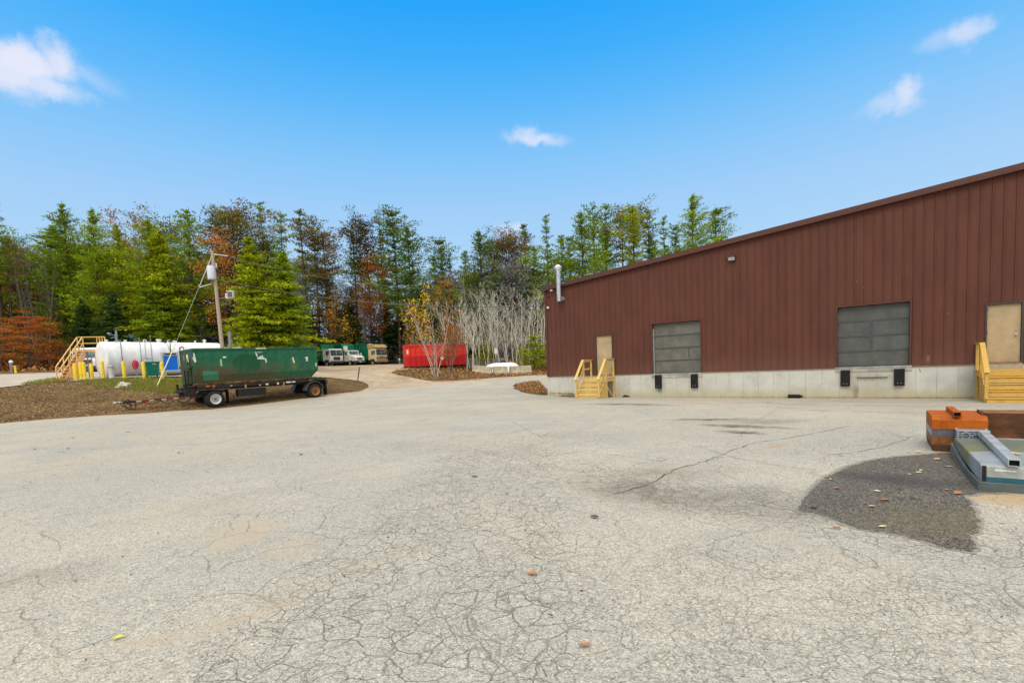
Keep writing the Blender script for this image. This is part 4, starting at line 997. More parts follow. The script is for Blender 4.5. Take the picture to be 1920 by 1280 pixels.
# drawbar
m = MB()
for y in (.75, 1.6): m.beam((.5, y, .68), (-3.3, 1.17+(y-1.17)*.12, .68), .09, .11)
m.box(-2.9, -2.75, 1.0, 1.34, .62, .74); db = m.build('drawbar', M_chas, tr)
m = MB(); m2 = MB()
N_ = 11
for i in range(N_):
    a = .15-3.2*i/N_; b = .15-3.2*(i+.86)/N_
    f = lambda x: (.75+(1.17-.42*.12-.75)*((.5-x)/3.8))
    (m if i % 2 == 0 else m2).beam((a, f(a)-.052, .69), (b, f(b)-.052, .69), .02, .09)
m.build('reflector_band', M_red, db); m2.build('reflector_band', new_mat('cream_reflector', color=(.42, .37, .27), rough=.5), db)
m = MB(); m.tube([(-3.3, 1.17, .68), (-3.62, 1.17, .70)], .045, 8); m.tube([(-3.62+.10*math.cos(t), 1.17+.10*math.sin(t), .70) for t in np.linspace(0, 6.28, 14)], .03, 6); m.build('tow_eye', M_steel, db)
m = MB(); m.tube([(-3.0, 1.05, .66), (-2.95, 1.0, .12)], .028, 6); m.tube([(-2.72, 1.05, .66), (-2.80, 1.0, .14)], .022, 6); m.box(-3.02, -2.76, .92, 1.08, .02, .06+.04); m.build('jack_stand', M_chas, db)
m = MB()
for i in range(4):
    x0 = -.1-i*.78; x1 = x0-.74; pts = []
    for k in range(9):
        t = k/8; x = x0+(x1-x0)*t; pts.append((x, f(x)-.10, .64-.26*math.sin(math.pi*t)*(1-.15*i)))
    m.tube(pts, .022, 5)
m.tube([(-2.9, 1.0, .66), (-3.1, .98, .80), (-3.35, 1.0, .78), (-3.45, 1.02, .58), (-3.2, 1.0, .40), (-3.0, 1.0, .22)], .022, 5)
m.tube([(-2.8, 1.1, .66), (-3.05, 1.2, .84), (-3.3, 1.2, .60), (-3.1, 1.15, .35), (-2.9, 1.1, .5)], .018, 5)
m.tube([(.2, .6, .95), (-.6, .75, .86), (-1.6, .92, .76), (-2.6, 1.05, .72)], .02, 5)
m.build('air_hose', M_black, db)

def greenpaint(nt):
    c = nt.coord(); x, y, z = nt.sep(c)
    n = nt.noise(nt.warp(c, 1.2, .5), 1.6, 6, .7)
    col = nt.mix(nt.mapr(n, .3, .7), (.009, .098, .048), (.018, .140, .070))
    # repainted darker round area, its brown worn surroundings
    w = nt.warp(nt.warp(c, 1.5, .35, 4), 6, .10)
    side = nt.math('LESS_THAN', y, .9)
    brown = nt.mul(nt.mapr(nt.add(z, nt.mul(nt.math('SUBTRACT', nt.noise(w, 1.6, 5, .7), .5), 1.8)), 2.75, 2.15, 0, 1), nt.mapr(x, 6.0, 3.5, .2, 1))
    brown = nt.math('MAXIMUM', brown, nt.mul(nt.blob(w, 1.9, 1.9, .8, .5, R(12), .7, 'XZ'), .95))
    brown = nt.math('MAXIMUM', brown, nt.mul(nt.blob(w, 4.1, 1.8, .7, .55, R(12), .8, 'XZ'), .5))
    brown = nt.math('MAXIMUM', brown, nt.mul(nt.blob(w, 5.9, 2.5, .22, .55, 0, .9, 'XZ'), .35))
    col = nt.mix(nt.mul(brown, .92), col, nt.mix(nt.noise(c, 9, 5, .7), (.105, .062, .026), (.045, .050, .024)))
    re = nt.mul(nt.blob(nt.warp(c, 1.5, .12), 2.95, 2.55, .85, .62, 0, .06, 'XZ'), side)
    col = nt.mix(nt.mul(re, nt.mapr(z, 2.0, 2.5, .5, 1)), col, (.006, .075, .028))
    col = nt.mix(nt.mul(nt.blob(w, 3.0, 2.0, .9, .25, 0, .8, 'XZ'), .55), col, (.018, .07, .035))
    # yellowish bloom and rust streaks
    col = nt.mix(nt.mul(nt.blob(w, 5.95, 2.35, .16, .30, R(15), .9, 'XZ'), .55), col, (.13, .18, .03))
    streak = nt.mapr(nt.noise(nt.mapping(c, scale=(9, 9, .8)), 1.5, 4, .7), .58, .75)
    col = nt.mix(nt.mul(streak, .5), col, (.06, .06, .03))
    end = nt.mapr(x, .05, .02)
    col = nt.mix(nt.mul(end, .75), col, (.030, .062, .028))
    scr = nt.mapr(nt.noise(nt.mapping(c, scale=(3, 3, 22)), 1.1, 6, .8), .60, .68)
    col = nt.mix(nt.mul(scr, .35), col, (.12, .11, .08))
    return {'Base Color': col, 'bump': (nt.add(n, nt.mul(nt.noise(nt.mapping(c, scale=(1, 1, .6)), 1.4, 2), 2.5)), .05)}
M_green = new_mat('worn_green_paint', greenpaint, rough=.5, spec=.3)
M_greenlt = new_mat('fresh_green_patch', color=(.035, .17, .095), rough=.5, var=.2, vscale=3)
M_greendk = new_mat('dull_green_rim', color=(.022, .095, .050), rough=.5, var=.3, vscale=2)
M_rustrail = new_mat('rusty_rail', lambda nt: {'Base Color': nt.ramp(nt.noise(nt.warp(nt.coord(), 1, .5), 2, 5, .7), [(.35, (.05, .03, .015)), (.5, (.14, .075, .03)), (.65, (.30, .19, .09))])}, rough=.8)
ct = trailer_root('rolloff_container', 'long worn green open top roll off container with white stickers, resting on the dolly trailer', 'container')
Lc = 7.62; z0, z1 = 1.46, 3.46; W = 2.44
secn = [(.0, 1.95), (.0, z1), (.04, z1), (.04, 1.97), (.28, 1.52), (W-.28, 1.52), (W-.04, 1.97), (W-.04, z1), (W, z1), (W, 1.95), (W-.27, z0), (.27, z0)]
m = MB()
xs_ = [0.02, Lc-.62+.0]
# tub: side walls, chamfered lower side, sloped tail
def tub(m):
    A = [(.0, z1), (.0, 1.95), (.20, z0), (W-.20, z0), (W, 1.95), (W, z1)]
    I = [(.05, z1), (.05, 1.97), (.24, z0+.06), (W-.24, z0+.06), (W-.05, 1.97), (W-.05, z1)]
    for P, flip in ((A, 0), (I, 1)):
        st = [(.0 if not flip else .06, 1.0), (Lc-.45, 1.0), (Lc, 1.0)]
        rings = []
        for x, _ in st:
            ring = []
            for (y, z) in P:
                xx = x
                if x > Lc-.3 and z < 1.9: xx = Lc-.5   # tail slopes in at the bottom
                ring.append((xx-(.05 if flip and x > 1 else 0), y, z))
            rings.append(ring)
        for a, b in zip(rings, rings[1:]):
            for i in range(len(P)-1): m.poly([a[i], a[i+1], b[i+1], b[i]])
        m.poly(rings[0]); m.poly(rings[-1])
    for i, (o, n_) in enumerate((((0, 0), (.05, .06)),)):
        pass
tub(m)
body = m.build('tub', M_green, ct)
m = MB(); m.box(-.03, Lc+.03, -.07, .055, z1-.02, z1+.10); m.box(-.03, Lc+.03, W-.055, W+.07, z1-.02, z1+.10); m.box(-.03, .08, .055, W-.055, z1-.02, z1+.10); m.box(Lc-.06, Lc+.03, .055, W-.055, z1-.02, z1+.10); rim = m.build('top_rim', M_greendk, ct, bevel=.012)
m = MB(); m.box(3.55, 4.20, -.076, -.069, z1+.01, z1+.07); m.build('pale_tape', M_whitemk, rim)
m = MB(); m.box(-.02, .16, -.02, .20, 1.96, z1-.021); m.box(-.02, .16, W-.2, W+.02, 1.96, z1-.021); m.prism([(-.02, -.015, 1.96), (.16, -.015, 1.96), (.16, .24, z0), (-.02, .24, z0)], (0, .10, 0)); m.build('corner_post', M_green, ct)
m = MB(); m.box(-.02, .0, .24, W-.24, 2.70, 2.80); m.box(-.16, -.02, .2, W-.2, 2.42, 2.58); m.box(-.14, -.021, .45, W-.45, 1.5, 2.41); m.build('front_bulkhead', new_mat('olive_green_steel', color=(.045, .062, .028), rough=.6, var=.4, vscale=3), ct)
m = MB()
for y in (.6, 1.15): m.box(-.20, -.145, y, y+.10, 1.2, 2.3)
m.box(-.04, -.021, .5, .54, 2.45, 3.0); m.box(-.04, -.021, .9, .94, 2.45, 3.0); m.box(-.045, -.021, .5, .94, 2.56, 2.60); m.build('hook_frame', M_black, ct)
m = MB(); m.box(.20, .26, -.03, -.002, 2.0, z1-.03); m.box(7.36, 7.62, -.02, -.002, 1.97, z1-.03); m.build('side_stiffener', M_green, ct)
m = MB(); m.prism([(.45, -.010, 1.80+.16), (1.28, -.010, 1.80+.16), (1.28, -.010, 2.18), (.45, -.010, 2.22)], (0, .009, 0)); m.prism([(.45, -.008, 1.955), (1.28, -.008, 1.955), (1.33, .125, 1.62), (.45, .125, 1.62)], (0, -.006, .003)); m.build('weld_patch', M_greenlt, ct)
m = MB(); m.box(-.02, Lc-.5, .30, .42, z0-.13, z0-.001); m.box(-.02, Lc-.5, W-.42, W-.3, z0-.13, z0-.001); m.box(0, Lc-.48, .19, .3, z0-.04, z0+.03); m.build('understructure_rail', M_rustrail, ct)
def st(pts, y=-.012, par=body, mt=M_whitemk, nm='sticker'):
    m = MB()
    for P in pts: m.prism([(x, y, z) for x, z in P], (0, .008, 0))
    return m.build(nm, mt, par)
st([[(1.62, 2.95), (1.80, 2.95), (1.80, 3.05), (1.62, 3.05)]]); st([[(1.43, 2.48), (1.54, 2.46), (1.55, 2.88), (1.44, 2.90)]], mt=new_mat('yellowed_sticker', color=(.30, .42, .22), rough=.6))
st([[(3.62, 2.82), (4.05, 2.80), (4.05, 2.93), (3.62, 2.95)], [(3.60, 2.95), (3.66, 3.10), (3.56, 3.28), (3.50, 3.30), (3.56, 3.10)], [(3.70, 2.94), (3.85, 3.03), (4.0, 3.05), (3.95, 2.92)], [(4.05, 2.85), (4.16, 2.85), (4.20, 2.58), (4.12, 2.58), (4.10, 2.76), (4.0, 2.80)], [(3.60, 3.28), (3.95, 3.26), (3.95, 3.23), (3.60, 3.25)]], nm='bird_emblem')
st([[(5.85, 2.86), (5.95, 2.88), (6.02, 2.50), (5.92, 2.50)]]); st([[(6.72, 2.84), (6.96, 2.90), (6.92, 2.56), (6.80, 2.60), (6.82, 2.76)]]); st([[(7.45, 2.2), (7.52, 2.2), (7.52, 2.45), (7.45, 2.45)]], y=-.028)
st([[(.05, 2.75), (.17, 2.75), (.12, 3.25), (.05, 3.30)]], y=-.03); st([[(-.0, 2.86), (.04, 2.86), (.04, 3.06), (.0, 3.06)]], y=-.034)
m = MB(); m.prism([(-.006, .75, 2.75), (-.006, 1.05, 2.75), (-.006, 1.12, 3.25), (-.006, .80, 3.25)], (-.012, 0, 0)); m.build('sticker', M_whitemk, body)
m = MB(); m.box(-.014, -.002, 1.55, 1.75, 2.95, 3.22); m.build('sticker', new_mat('orange_sticker', color=(.35, .16, .04), rough=.6), body)

# ------------------------------------------------------------------ white tanks, stairs, bollards
M_tank = new_mat('chalky_white_tank', lambda nt: {'Base Color': nt.mix(nt.mapr(nt.noise(nt.mapping(nt.coord(), scale=(1, 1, .5)), 1.6, 5, .7), .35, .7), (.78, .79, .80), (.60, .62, .62))}, rough=.5, spec=.3)
M_tanky = new_mat('tan_yellow_rail', color=(.72, .47, .17), rough=.5, var=.15)
M_tankp = new_mat('peach_stair_side', color=(.74, .43, .22), rough=.6, var=.15)
M_yel = new_mat('yellow_bollard', color=(.78, .56, .03), rough=.5, var=.2, vscale=4)
M_pipe = new_mat('grey_pipe', color=(.25, .28, .31), rough=.4, metal=.3)
A0 = at(186, 671, 38.0); A0.z = 0; AX = Vector((.58, .815, 0)).normalized(); TR_ = 1.42
zt = at(186, 638, 38.0-.9).z
gz_t = zt-2*TR_
rzT = math.atan2(AX.y, AX.x)
def tank(L, off, label, nm='storage_tank', r=TR_, dz=0):
    b = A0+AX*off; t = thing(nm, label, 'tank', (b.x, b.y, gz_t+dz), rzT)
    c = r
    m = MB(); prof = [(0, .02)] + [(.10*(1-math.sqrt(max(0, 1-(q)**2))), r*q) for q in (.3, .6, .8, .93)] + [(.10, r)]
    prof = [(-.0, .02), (.01, r*.5), (.05, r*.85), (.11, r*.96), (.17, r)]
    nseg = 5
    for i in range(1, nseg*2): prof.append((.17+(L-.34)*i/(nseg*2), r+(.0 if i % 2 else .004)))
    prof += [(L-.17, r), (L-.11, r*.96), (L-.05, r*.85), (L-.01, r*.5), (L, .02)]
    m.lathe((0, 0, c), (1, 0, 0), prof, 48); sh = m.build('shell', M_tank, t, smooth=True)
    for x in (L*.22, L*.78):
        m = MB(); m.box(x-.2, x+.2, -.8, .8, -.35, .14); m.build('saddle', M_conc, t)
    return t
t1 = tank(4.45, 0, 'near white horizontal fuel tank with pipes, hose reel and yellow stair at its left end')
t2 = tank(4.25, 4.45, 'far white horizontal fuel tank behind the blue dispenser and the utility pole')
# local frame of tank: x along axis, -y toward camera side
def fit(t, x, r=.14, h=.12, m_=None, y=0, nm='manway'):
    m = MB(); m.lathe((x, y, 2*TR_-.02), (0, 0, 1), [(0, r*.8), (h*.6, r*.8), (h*.62, r*1.15), (h, r*1.15), (h*1.1, r*.5)], 14); return m.build(nm, m_ or M_white, t)
fit(t1, .55, .10, .16); fit(t1, 1.75, .10, .16); fit(t1, 4.05, .18, .26); fit(t2, .75, .14, .16); fit(t2, 3.1, .12, .28); fit(t2, 2.35, .07, .18)
m = MB(); m.tube([(1.25, .1, 2*TR_-.05), (1.25, .1, 3.75)], .07, 8); m.box(1.16, 1.22, .05, .15, 3.1, 3.5); m.tube([(1.1, -.1, 2.8), (1.1, -.1, 3.35), (.8, -.1, 3.35)], .03, 6); m.tube([(1.1, -.2, 3.2), (.78, -.2, 3.1)], .025, 6); m.build('vent_mast', M_pipe, t1)
m = MB(); m.lathe((.75, -.1, 3.30), (0, 0, 1), [(0, .03), (.12, .05), (.14, .16), (.20, .14), (.22, .03)], 12); m.build('vent_cap', M_pipe, t1)
yS = -TR_-.03
m = MB(); m.tube([(1.0, -.2, 2.85), (1.0, yS-.02, 2.85), (1.0, yS-.04, .3)], .035, 6); m.build('fill_pipe', M_pipe, t1)
m = MB()
for x, zz in ((2.22, 3.05), (2.95, 3.3)): m.tube([(x, yS-.06, zz), (x, yS-.06, .35)], .026, 6)
m.tube([(2.2, -.3, 2.85), (2.2, yS-.06, 2.85)], .02, 5); m.tube([(2.95, -.3, 2.8), (2.95, yS-.06, 2.8)], .02, 5); m.tube([(2.55, yS-.06, 3.0), (2.55, yS-.06, .9)], .02, 6); m.tube([(2.22, yS-.06, 1.45), (2.95, yS-.06, 1.45)], .02, 6); m.tube([(2.2, -.3, 3.0), (2.6, -.3, 3.15)], .02, 6)
m.build('pipe_rack', M_pipe, t1)
m = MB(); m.box(2.28, 2.55, yS-.10, yS-.08, 1.15, 1.42); m.build('notice', M_whitemk, t1)
m = MB(); m.box(1.95, 2.2, -.4, -.3, 3.15, 3.35); m.build('blue_valve', new_mat('blue_valve_paint', color=(.03, .12, .42), rough=.5), t1)
m = MB(); m.tube([(4.3, -.4, 2.9), (4.3, yS-.05, 2.9), (4.3, yS-.05, 1.4)], .03, 6); m.build('black_pipe', M_frame, t1)
for x, t in ((3.05, t1), (.30, t2)):
    m = MB(); m.tube([(x+.10*math.cos(a), -.05, 2*TR_+.08+.10*math.sin(a)) for a in np.linspace(0, 6.28, 14)], .035, 6); m.build('lifting_eye', M_white, t)
# ground slab under the tanks
m = MB(); m.box(-.4, 9.2, -1.75, 1.6, -.5, -.06); sl = m.build('tank_slab', M_lot); sl.location = (A0.x, A0.y, gz_t+.03); sl.rotation_euler = (0, 0, rzT); tag(sl, kind='structure')
# third white tank end far right
p = gy(436, 52); t3 = thing('storage_tank', 'small white tank showing just above the green container right of the utility pole', 'tank', (p.x-1.3, p.y, at(436, 651, 52).z-2.0), .1)
m = MB(); m.lathe((0, 0, 1.0), (1, 0, 0), [(0, .03), (.03, .5), (.14, .9), (.25, 1.0), (2.3, 1.0), (2.45, .85), (2.5, .03)], 32); m.build('shell', M_tank, t3, smooth=True)
m = MB(); m.box(.5, .8, -.6, .6, -1.0, .14); m.box(1.8, 2.1, -.6, .6, -1.0, .14); m.build('saddle', M_conc, t3)
# red hose reel, recycling bin, pedestal, dispenser
def onslab(px, Y): p = at(px, 700, Y); return Vector((p.x, p.y, G(p.x, p.y)+.02))
p = onslab(256, 38.4); t = thing('hose_reel', 'red hose coiled on a thin stand against the white tank', 'hose reel', p, .7)
m = MB()
for k in range(6): m.tube([(.03*(k % 3)-.03+(.07+.03*(k % 4))*math.cos(a), -.10+k*.035, .92-.03*(k % 2)+(.12+.07*(k % 4))*math.sin(a)) for a in np.linspace(0, 6.28, 18)], .045, 6)
m.build('hose', new_mat('red_hose', color=(.55, .03, .06), rough=.5), t); m = MB(); m.tube([(0, 0, 0), (0, 0, 1.3)], .03, 6); m.box(-.08, .08, -.02, .02, .8, 1.0); m.build('stand', M_pipe, t)
p = onslab(209, 36.9); t = thing('pedestal', 'squat grey round pedestal at the foot of the white tank', 'pedestal', p)
m = MB(); m.lathe((0, 0, 0), (0, 0, 1), [(0, .20), (.05, .18), (.78, .16), (.80, .19), (.90, .19), (.92, .12), (.95, .05)], 16); m.build('body', new_mat('grey_pedestal', color=(.45, .46, .46), rough=.5), t, smooth=True); m = MB(); m.lathe((0, 0, .79), (0, 0, 1), [(0, .20), (.03, .20)], 16); m.build('collar', M_pipe, t)
p = onslab(286, 37.6); t = thing('wheeled_bin', 'dark teal green wheeled bin standing in front of the tank between yellow bollards', 'bin', p+Vector((0, 0, .05)), .75); t.scale = (1.12, 1.12, 1.08)
M_teal2 = new_mat('bin_plastic', color=(.012, .18, .125), rough=.45, var=.1)
m = MB()
def frust(m, a, b, za, zb, n=1):
    m.raw([(x*a[0], y*a[1], za) for x in (-1, 1) for y in (-1, 1)]+[(x*b[0], y*b[1], zb) for x in (-1, 1) for y in (-1, 1)], [(0, 1, 3, 2), (4, 5, 7, 6), (0, 4, 5, 1), (2, 3, 7, 6), (0, 2, 6, 4), (1, 5, 7, 3)])
frust(m, (.30, .28), (.38, .36), .06, .98); m.build('bin_body', M_teal2, t, bevel=.03)
m = MB(); m.box(-.41, .41, -.39, .41, .985, 1.06); m.box(-.43, .43, -.41, .43, .94, .984); m.build('lid', M_teal2, t, bevel=.02)
m = MB(); m.box(.0, .2, -.40, -.375, .85, .90); m.build('label_plate', M_whitemk, t)
for x in (-.3, .3):
    m = MB(); m.lathe((x, .30, .11), (1, 0, 0), [(-.03, .11), (.03, .11)], 14); m.build('wheel', M_tyre, t)
p = onslab(321, 38.4); t = thing('fuel_dispenser', 'bright blue fuel dispenser in a grey housing beside the green container', 'fuel dispenser', p+Vector((0, 0, .1)), .75); t.scale = (1.12, 1.12, 1.0)
m = MB(); m.box(-.45, .45, -.25, .25, 0, .42); m.box(-.48, .48, -.28, .28, 1.5, 1.78); m.box(-.48, -.40, -.27, .27, .42, 1.5); m.box(.40, .48, -.27, .27, .42, 1.5); m.build('housing', new_mat('grey_housing', color=(.42, .45, .48), rough=.5), t, bevel=.01)
m = MB(); m.box(-.40, .40, -.24, .24, .42, 1.5); m.build('blue_panel', new_mat('bright_blue_paint', color=(.0, .16, .72), rough=.4, var=.08), t)
m = MB(); m.box(-.34, .34, -.295, -.28, 1.58, 1.70); m.build('display', M_frame, t)
m = MB(); m.tube([(.62, -.1, 0), (.62, -.1, 2.0), (.66, -.12, 2.15), (.80, -.2, 2.15), (.86, -.2, 1.9), (.86, -.2, 1.0), (.7, -.3, .35), (.56, -.3, 1.2)], .025, 6); m.build('hose', M_frame, t)
m = MB(); m.tube([(.60, -.1, 1.98), (.63, -.12, 2.15), (.74, -.18, 2.2), (.84, -.2, 2.1)], .045, 6); m.build('hose_arch', M_red, t)
m = MB(); m.tube([(-.3, -.40, .16), (.5, -.40, .16)], .13, 12); m.build('drum', new_mat('olive_drum', color=(.16, .14, .09), rough=.6), t)
protoB = None
for i, (px, Y, h, dz, lab) in enumerate(((141, 36.6, 1.15, 0, 'leftmost yellow bollard beneath the tan stairs'), (146, 37.6, 1.15, 0, 'second yellow bollard from the left beneath the stairs'), (152.5, 36.4, 1.25, 0, 'third yellow bollard from the left, beside the stair foot'), (158.5, 36.3, 1.25, 0, 'fourth yellow bollard from the left at the end of the stair cluster'),
                                 (172, 37.2, 1.10, 0, 'yellow bollard in front of the parked white truck'), (193, 37.0, 1.28, 0, 'yellow bollard in front of the left end of the white tank'), (233, 36.8, 1.28, 0, 'yellow bollard between the grey pedestal and the red hose'), (270, 36.7, 1.28, 0, 'yellow bollard just left of the teal green bin'), (305, 36.9, 1.28, 0, 'yellow bollard just right of the teal green bin'))):
    p = onslab(px, Y)
    t = thing('bollard', lab, 'bollard', p, 0, 'yellow bollards around the fuel tanks')
    m = MB(); m.lathe((0, 0, -.2), (0, 0, 1), [(0, .115), (h+.1, .115), (h+.17, .09), (h+.2, .03)], 14); m.build('post', M_yel, t, smooth=True)
    m = MB(); m.lathe((0, 0, -.05), (0, 0, 1), [(0, .2), (.07, .19), (.08, .12)], 12); m.build('footing', M_lot, t)
# stair
pt = Vector((-32.75, 38.3, 0)); pb = Vector((-32.62, 36.1, 0)); g0 = G(pb.x, pb.y); zp = at(170, 655, 38.2).z
stw = thing('metal_stairs', 'tan yellow steel stairs with handrails climbing to the left end of the white tank', 'stairs', (pb.x, pb.y, g0), 0)
rel = lambda v: v - Vector((pb.x, pb.y, g0))
side = Vector((.42, .0, 0)); hgt = zp-g0; dv = (pt-pb)
for k in (0, 1):
    o = side*(-k)*1.0
    m = MB(); m.prism([Vector((0, 0, 0))+o, dv+Vector((0, 0, hgt))+o, dv+Vector((0, 0, hgt-.62))+o, Vector((0, .45, -.1))+o], (.05, 0, 0)); m.build('stringer', M_tankp, stw)
    m = MB()
    for t_ in (0, .33, .66, 1.0): q = dv*t_+Vector((0, 0, hgt*t_))+o; m.beam(q, q+Vector((0, 0, .98)), .055, .055)
    m.beam(o+Vector((0, 0, .98)), dv+Vector((0, 0, hgt+.98))+o, .06, .06); m.beam(o+Vector((0, 0, .5)), dv+Vector((0, 0, hgt+.5))+o, .045, .045)
    q0 = dv+Vector((0, 0, hgt))+o; q1 = q0+Vector((1.25, .55, 0))
    for z in (.5, .98): m.beam(q0+Vector((0, 0, z)), q1+Vector((0, 0, z)), .055, .055)
    m.beam(q1, q1+Vector((0, 0, .98)), .055, .055); m.beam(q1-Vector((.15, .07, 0)), q1+Vector((-.15, -.07, .98)), .045, .045)
    m.build('handrail', M_tanky, stw)
m = MB()
for i in range(10):
    t_ = (i+.5)/10; q = dv*t_+Vector((0, 0, hgt*t_)); m.box(q.x-.38, q.x+.02, q.y-.12, q.y+.12, q.z-.02, q.z+.02)
m.build('treads', M_tanky, stw)
q0 = dv+Vector((0, 0, hgt)); m = MB(); m.prism([q0+Vector((-.8, 0, -.14)), q0+Vector((0, 0, -.14)), q0+Vector((1.25, .55, -.14)), q0+Vector((.45, .55, -.14))], (0, 0, .14)); m.build('platform', M_tankp, stw)
m = MB(); m.beam((q0.x+.35, q0.y+.2, 0), (q0.x+.35, q0.y+.2, hgt-.15), .06, .06); m.beam((q0.x+.05, q0.y+.2, 0), (q0.x+.05, q0.y+.2, hgt-.15), .06, .06); m.build('support_leg', M_pipe, stw)

# rock, hydrant posts, posts
def rock(px, py, s, label, seed):
    g = gp(px, py); bm = bmesh.new(); bmesh.ops.create_icosphere(bm, subdivisions=3, radius=1)
    for v in bm.verts:
        n_ = mnoise.noise(v.co*1.3+Vector((seed, 0, 0)))*.45+mnoise.noise(v.co*3+Vector((seed, 3, 0)))*.15; v.co = v.co*(1+n_); v.co = Vector((v.co.x*s[0], v.co.y*s[1], v.co.z*s[2]))
    me = bpy.data.meshes.new('rock'); bm.to_mesh(me); bm.free(); o = link('rock', me, new_mat('pale_rock', color=(.46, .43, .37), rough=.9, var=.3, vscale=5, bump=.02)); o.location = g+Vector((0, 0, s[2]*.5)); tag(o, label, 'rock')
rock(231, 726, (.42, .3, .24), 'pale jagged boulder on the grassy bank below the tank', 1); rock(221, 728, (.28, .2, .10), 'flat pale stone just left of the jagged boulder', 5); rock(884, 717, (.28, .2, .09), 'small white stone at the edge of the gravel beside the leaf bank', 9)
def cap_post(px, Y, h, label, side=False):
    p = gy(px, Y); t = thing('capped_post', label, 'post', p)
    m = MB(); m.tube([(0, 0, -.1), (0, 0, h-.25)], .13, 10); m.build('pipe', new_mat('dull_metal', color=(.22, .20, .18), rough=.6, var=.3), t)
    m = MB(); m.lathe((0, 0, h-.25), (0, 0, 1), [(0, .15), (.1, .17), (.2, .12), (.25, .04)], 12); m.build('cap', M_white, t, smooth=True)
    if side: m = MB(); m.box(.25, .42, -.05, .05, -.1, h*.55); m.tube([(.13, 0, .6), (.3, 0, .6)], .04, 6); m.build('yellow_stub', M_yel, t)
cap_post(22, 46, 1.15, 'white capped standpipe with a yellow stub near the left edge under the orange beech', True)
cap_post(750, 86, 1.0, 'white capped standpipe between the cream truck and the red container')
p = gp(670, 713); t = thing('steel_post', 'thin dark green steel post leaning on the dirt mound behind the trailer', 'post', p)
m = MB(); top = at(674, 688, p.y)-p; m.beam((0, 0, -.2), tuple(top), .09, .07); m.build('post', new_mat('dark_green_post', color=(.03, .055, .035), rough=.6), t)
p = gy(434, 41.5); t = thing('timber_post', 'short grey timber post standing behind the green container right of the utility pole', 'post', p)
m = MB(); top = at(430, 621, 41.5)-p; m.beam((0, 0, -.2), tuple(top), .22, .18); m.build('post', new_mat('grey_timber', color=(.27, .27, .25), rough=.9, var=.3), t); m = MB(); m.tube([tuple(top*.95), tuple(top*.8+Vector((-.15, -.1, 0)))], .015, 4); m.build('wire', M_frame, t)

# ------------------------------------------------------------------ utility pole and wires
pp0 = gy(421, 41.0); ptop = at(397.5, 470, 41.0)
up_ = thing('utility_pole', 'weathered wooden utility pole with transformer and floodlight behind the green container', 'utility pole', pp0)
tv = ptop-pp0
m = MB(); m.tube([Vector((0, 0, -.3)), tv*.5, tv], [.165, .14, .11], 14); m.build('pole', M_poleW, up_, smooth=True)
def onp(y): # point on pole at pixel height y
    f = (pp0.z - at(405, y, 41).z)/(pp0.z-ptop.z); return tv*f
m = MB(); q = onp(512); c_ = at(395.5, 513, 40.7)-pp0; c_.y = q.y-.25
m.lathe((c_.x, c_.y, q.z-.55), (0, 0, 1), [(0, .24), (.03, .29), (1.0, .30), (1.05, .26), (1.1, .26)], 20); tro = m.build('transformer', new_mat('pale_grey_enamel', color=(.56, .60, .66), rough=.4, var=.08), up_, smooth=True)
m = MB(); m.box(c_.x-.1, q.x, c_.y-.05, q.y, q.z+.2, q.z+.3); m.box(c_.x-.1, q.x, c_.y-.05, q.y, q.z-.3, q.z-.2); m.lathe((c_.x+.1, c_.y, q.z+.5), (0, 0, 1), [(0, .05), (.08, .08), (.12, .04), (.2, .06), (.25, .02)], 10); m.build('bracket', M_pipe, tro)
# cutout & insulators right side
m = MB(); a = onp(503)+Vector((.28, -.1, 0)); m.lathe(a, (0, 0, 1), [(0, .04), (.1, .07), (.2, .04), (.3, .07), (.4, .04)], 8); m.beam(onp(505), a+Vector((0, 0, .2)), .04, .04); m.build('fuse_cutout', new_mat('cream_insulator', color=(.6, .55, .4), rough=.4), up_)
A1 = onp(476); A1e = at(427, 480, 41)-pp0
m = MB(); m.tube([A1, A1e], .035, 8); m.build('insulator_arm', M_whitemk, up_)
m = MB(); lf = at(428.5, 552, 40.6)-pp0; q = onp(560); m.tube([q, (q+lf)/2+Vector((0, 0, -.12)), lf+Vector((-.15, .0, -.1))], .03, 6); m.tube([lf+Vector((-.1, 0, -.2)), lf+Vector((.06, 0, -1.0))], .012, 4); arm = m.build('lamp_arm', M_pipe, up_)
fl_ = MB(); fl_.box(lf.x-.28, lf.x-.05, lf.y-.0, lf.y+.3, lf.z-.32, lf.z+.10); fl_.prism([(lf.x-.06, lf.y-.12, lf.z-.30), (lf.x+.42, lf.y-.15, lf.z-.28), (lf.x+.42, lf.y-.15, lf.z+.28), (lf.x-.06, lf.y-.12, lf.z+.26)], (0, .25, 0)); fh = fl_.build('floodlight', new_mat('floodlight_white', color=(.60, .62, .60), rough=.4), up_, bevel=.02)
m = MB(); m.box(lf.x+.0, lf.x+.37, lf.y-.165, lf.y-.151, lf.z-.22, lf.z+.20); m.build('lens', M_glass, fh)
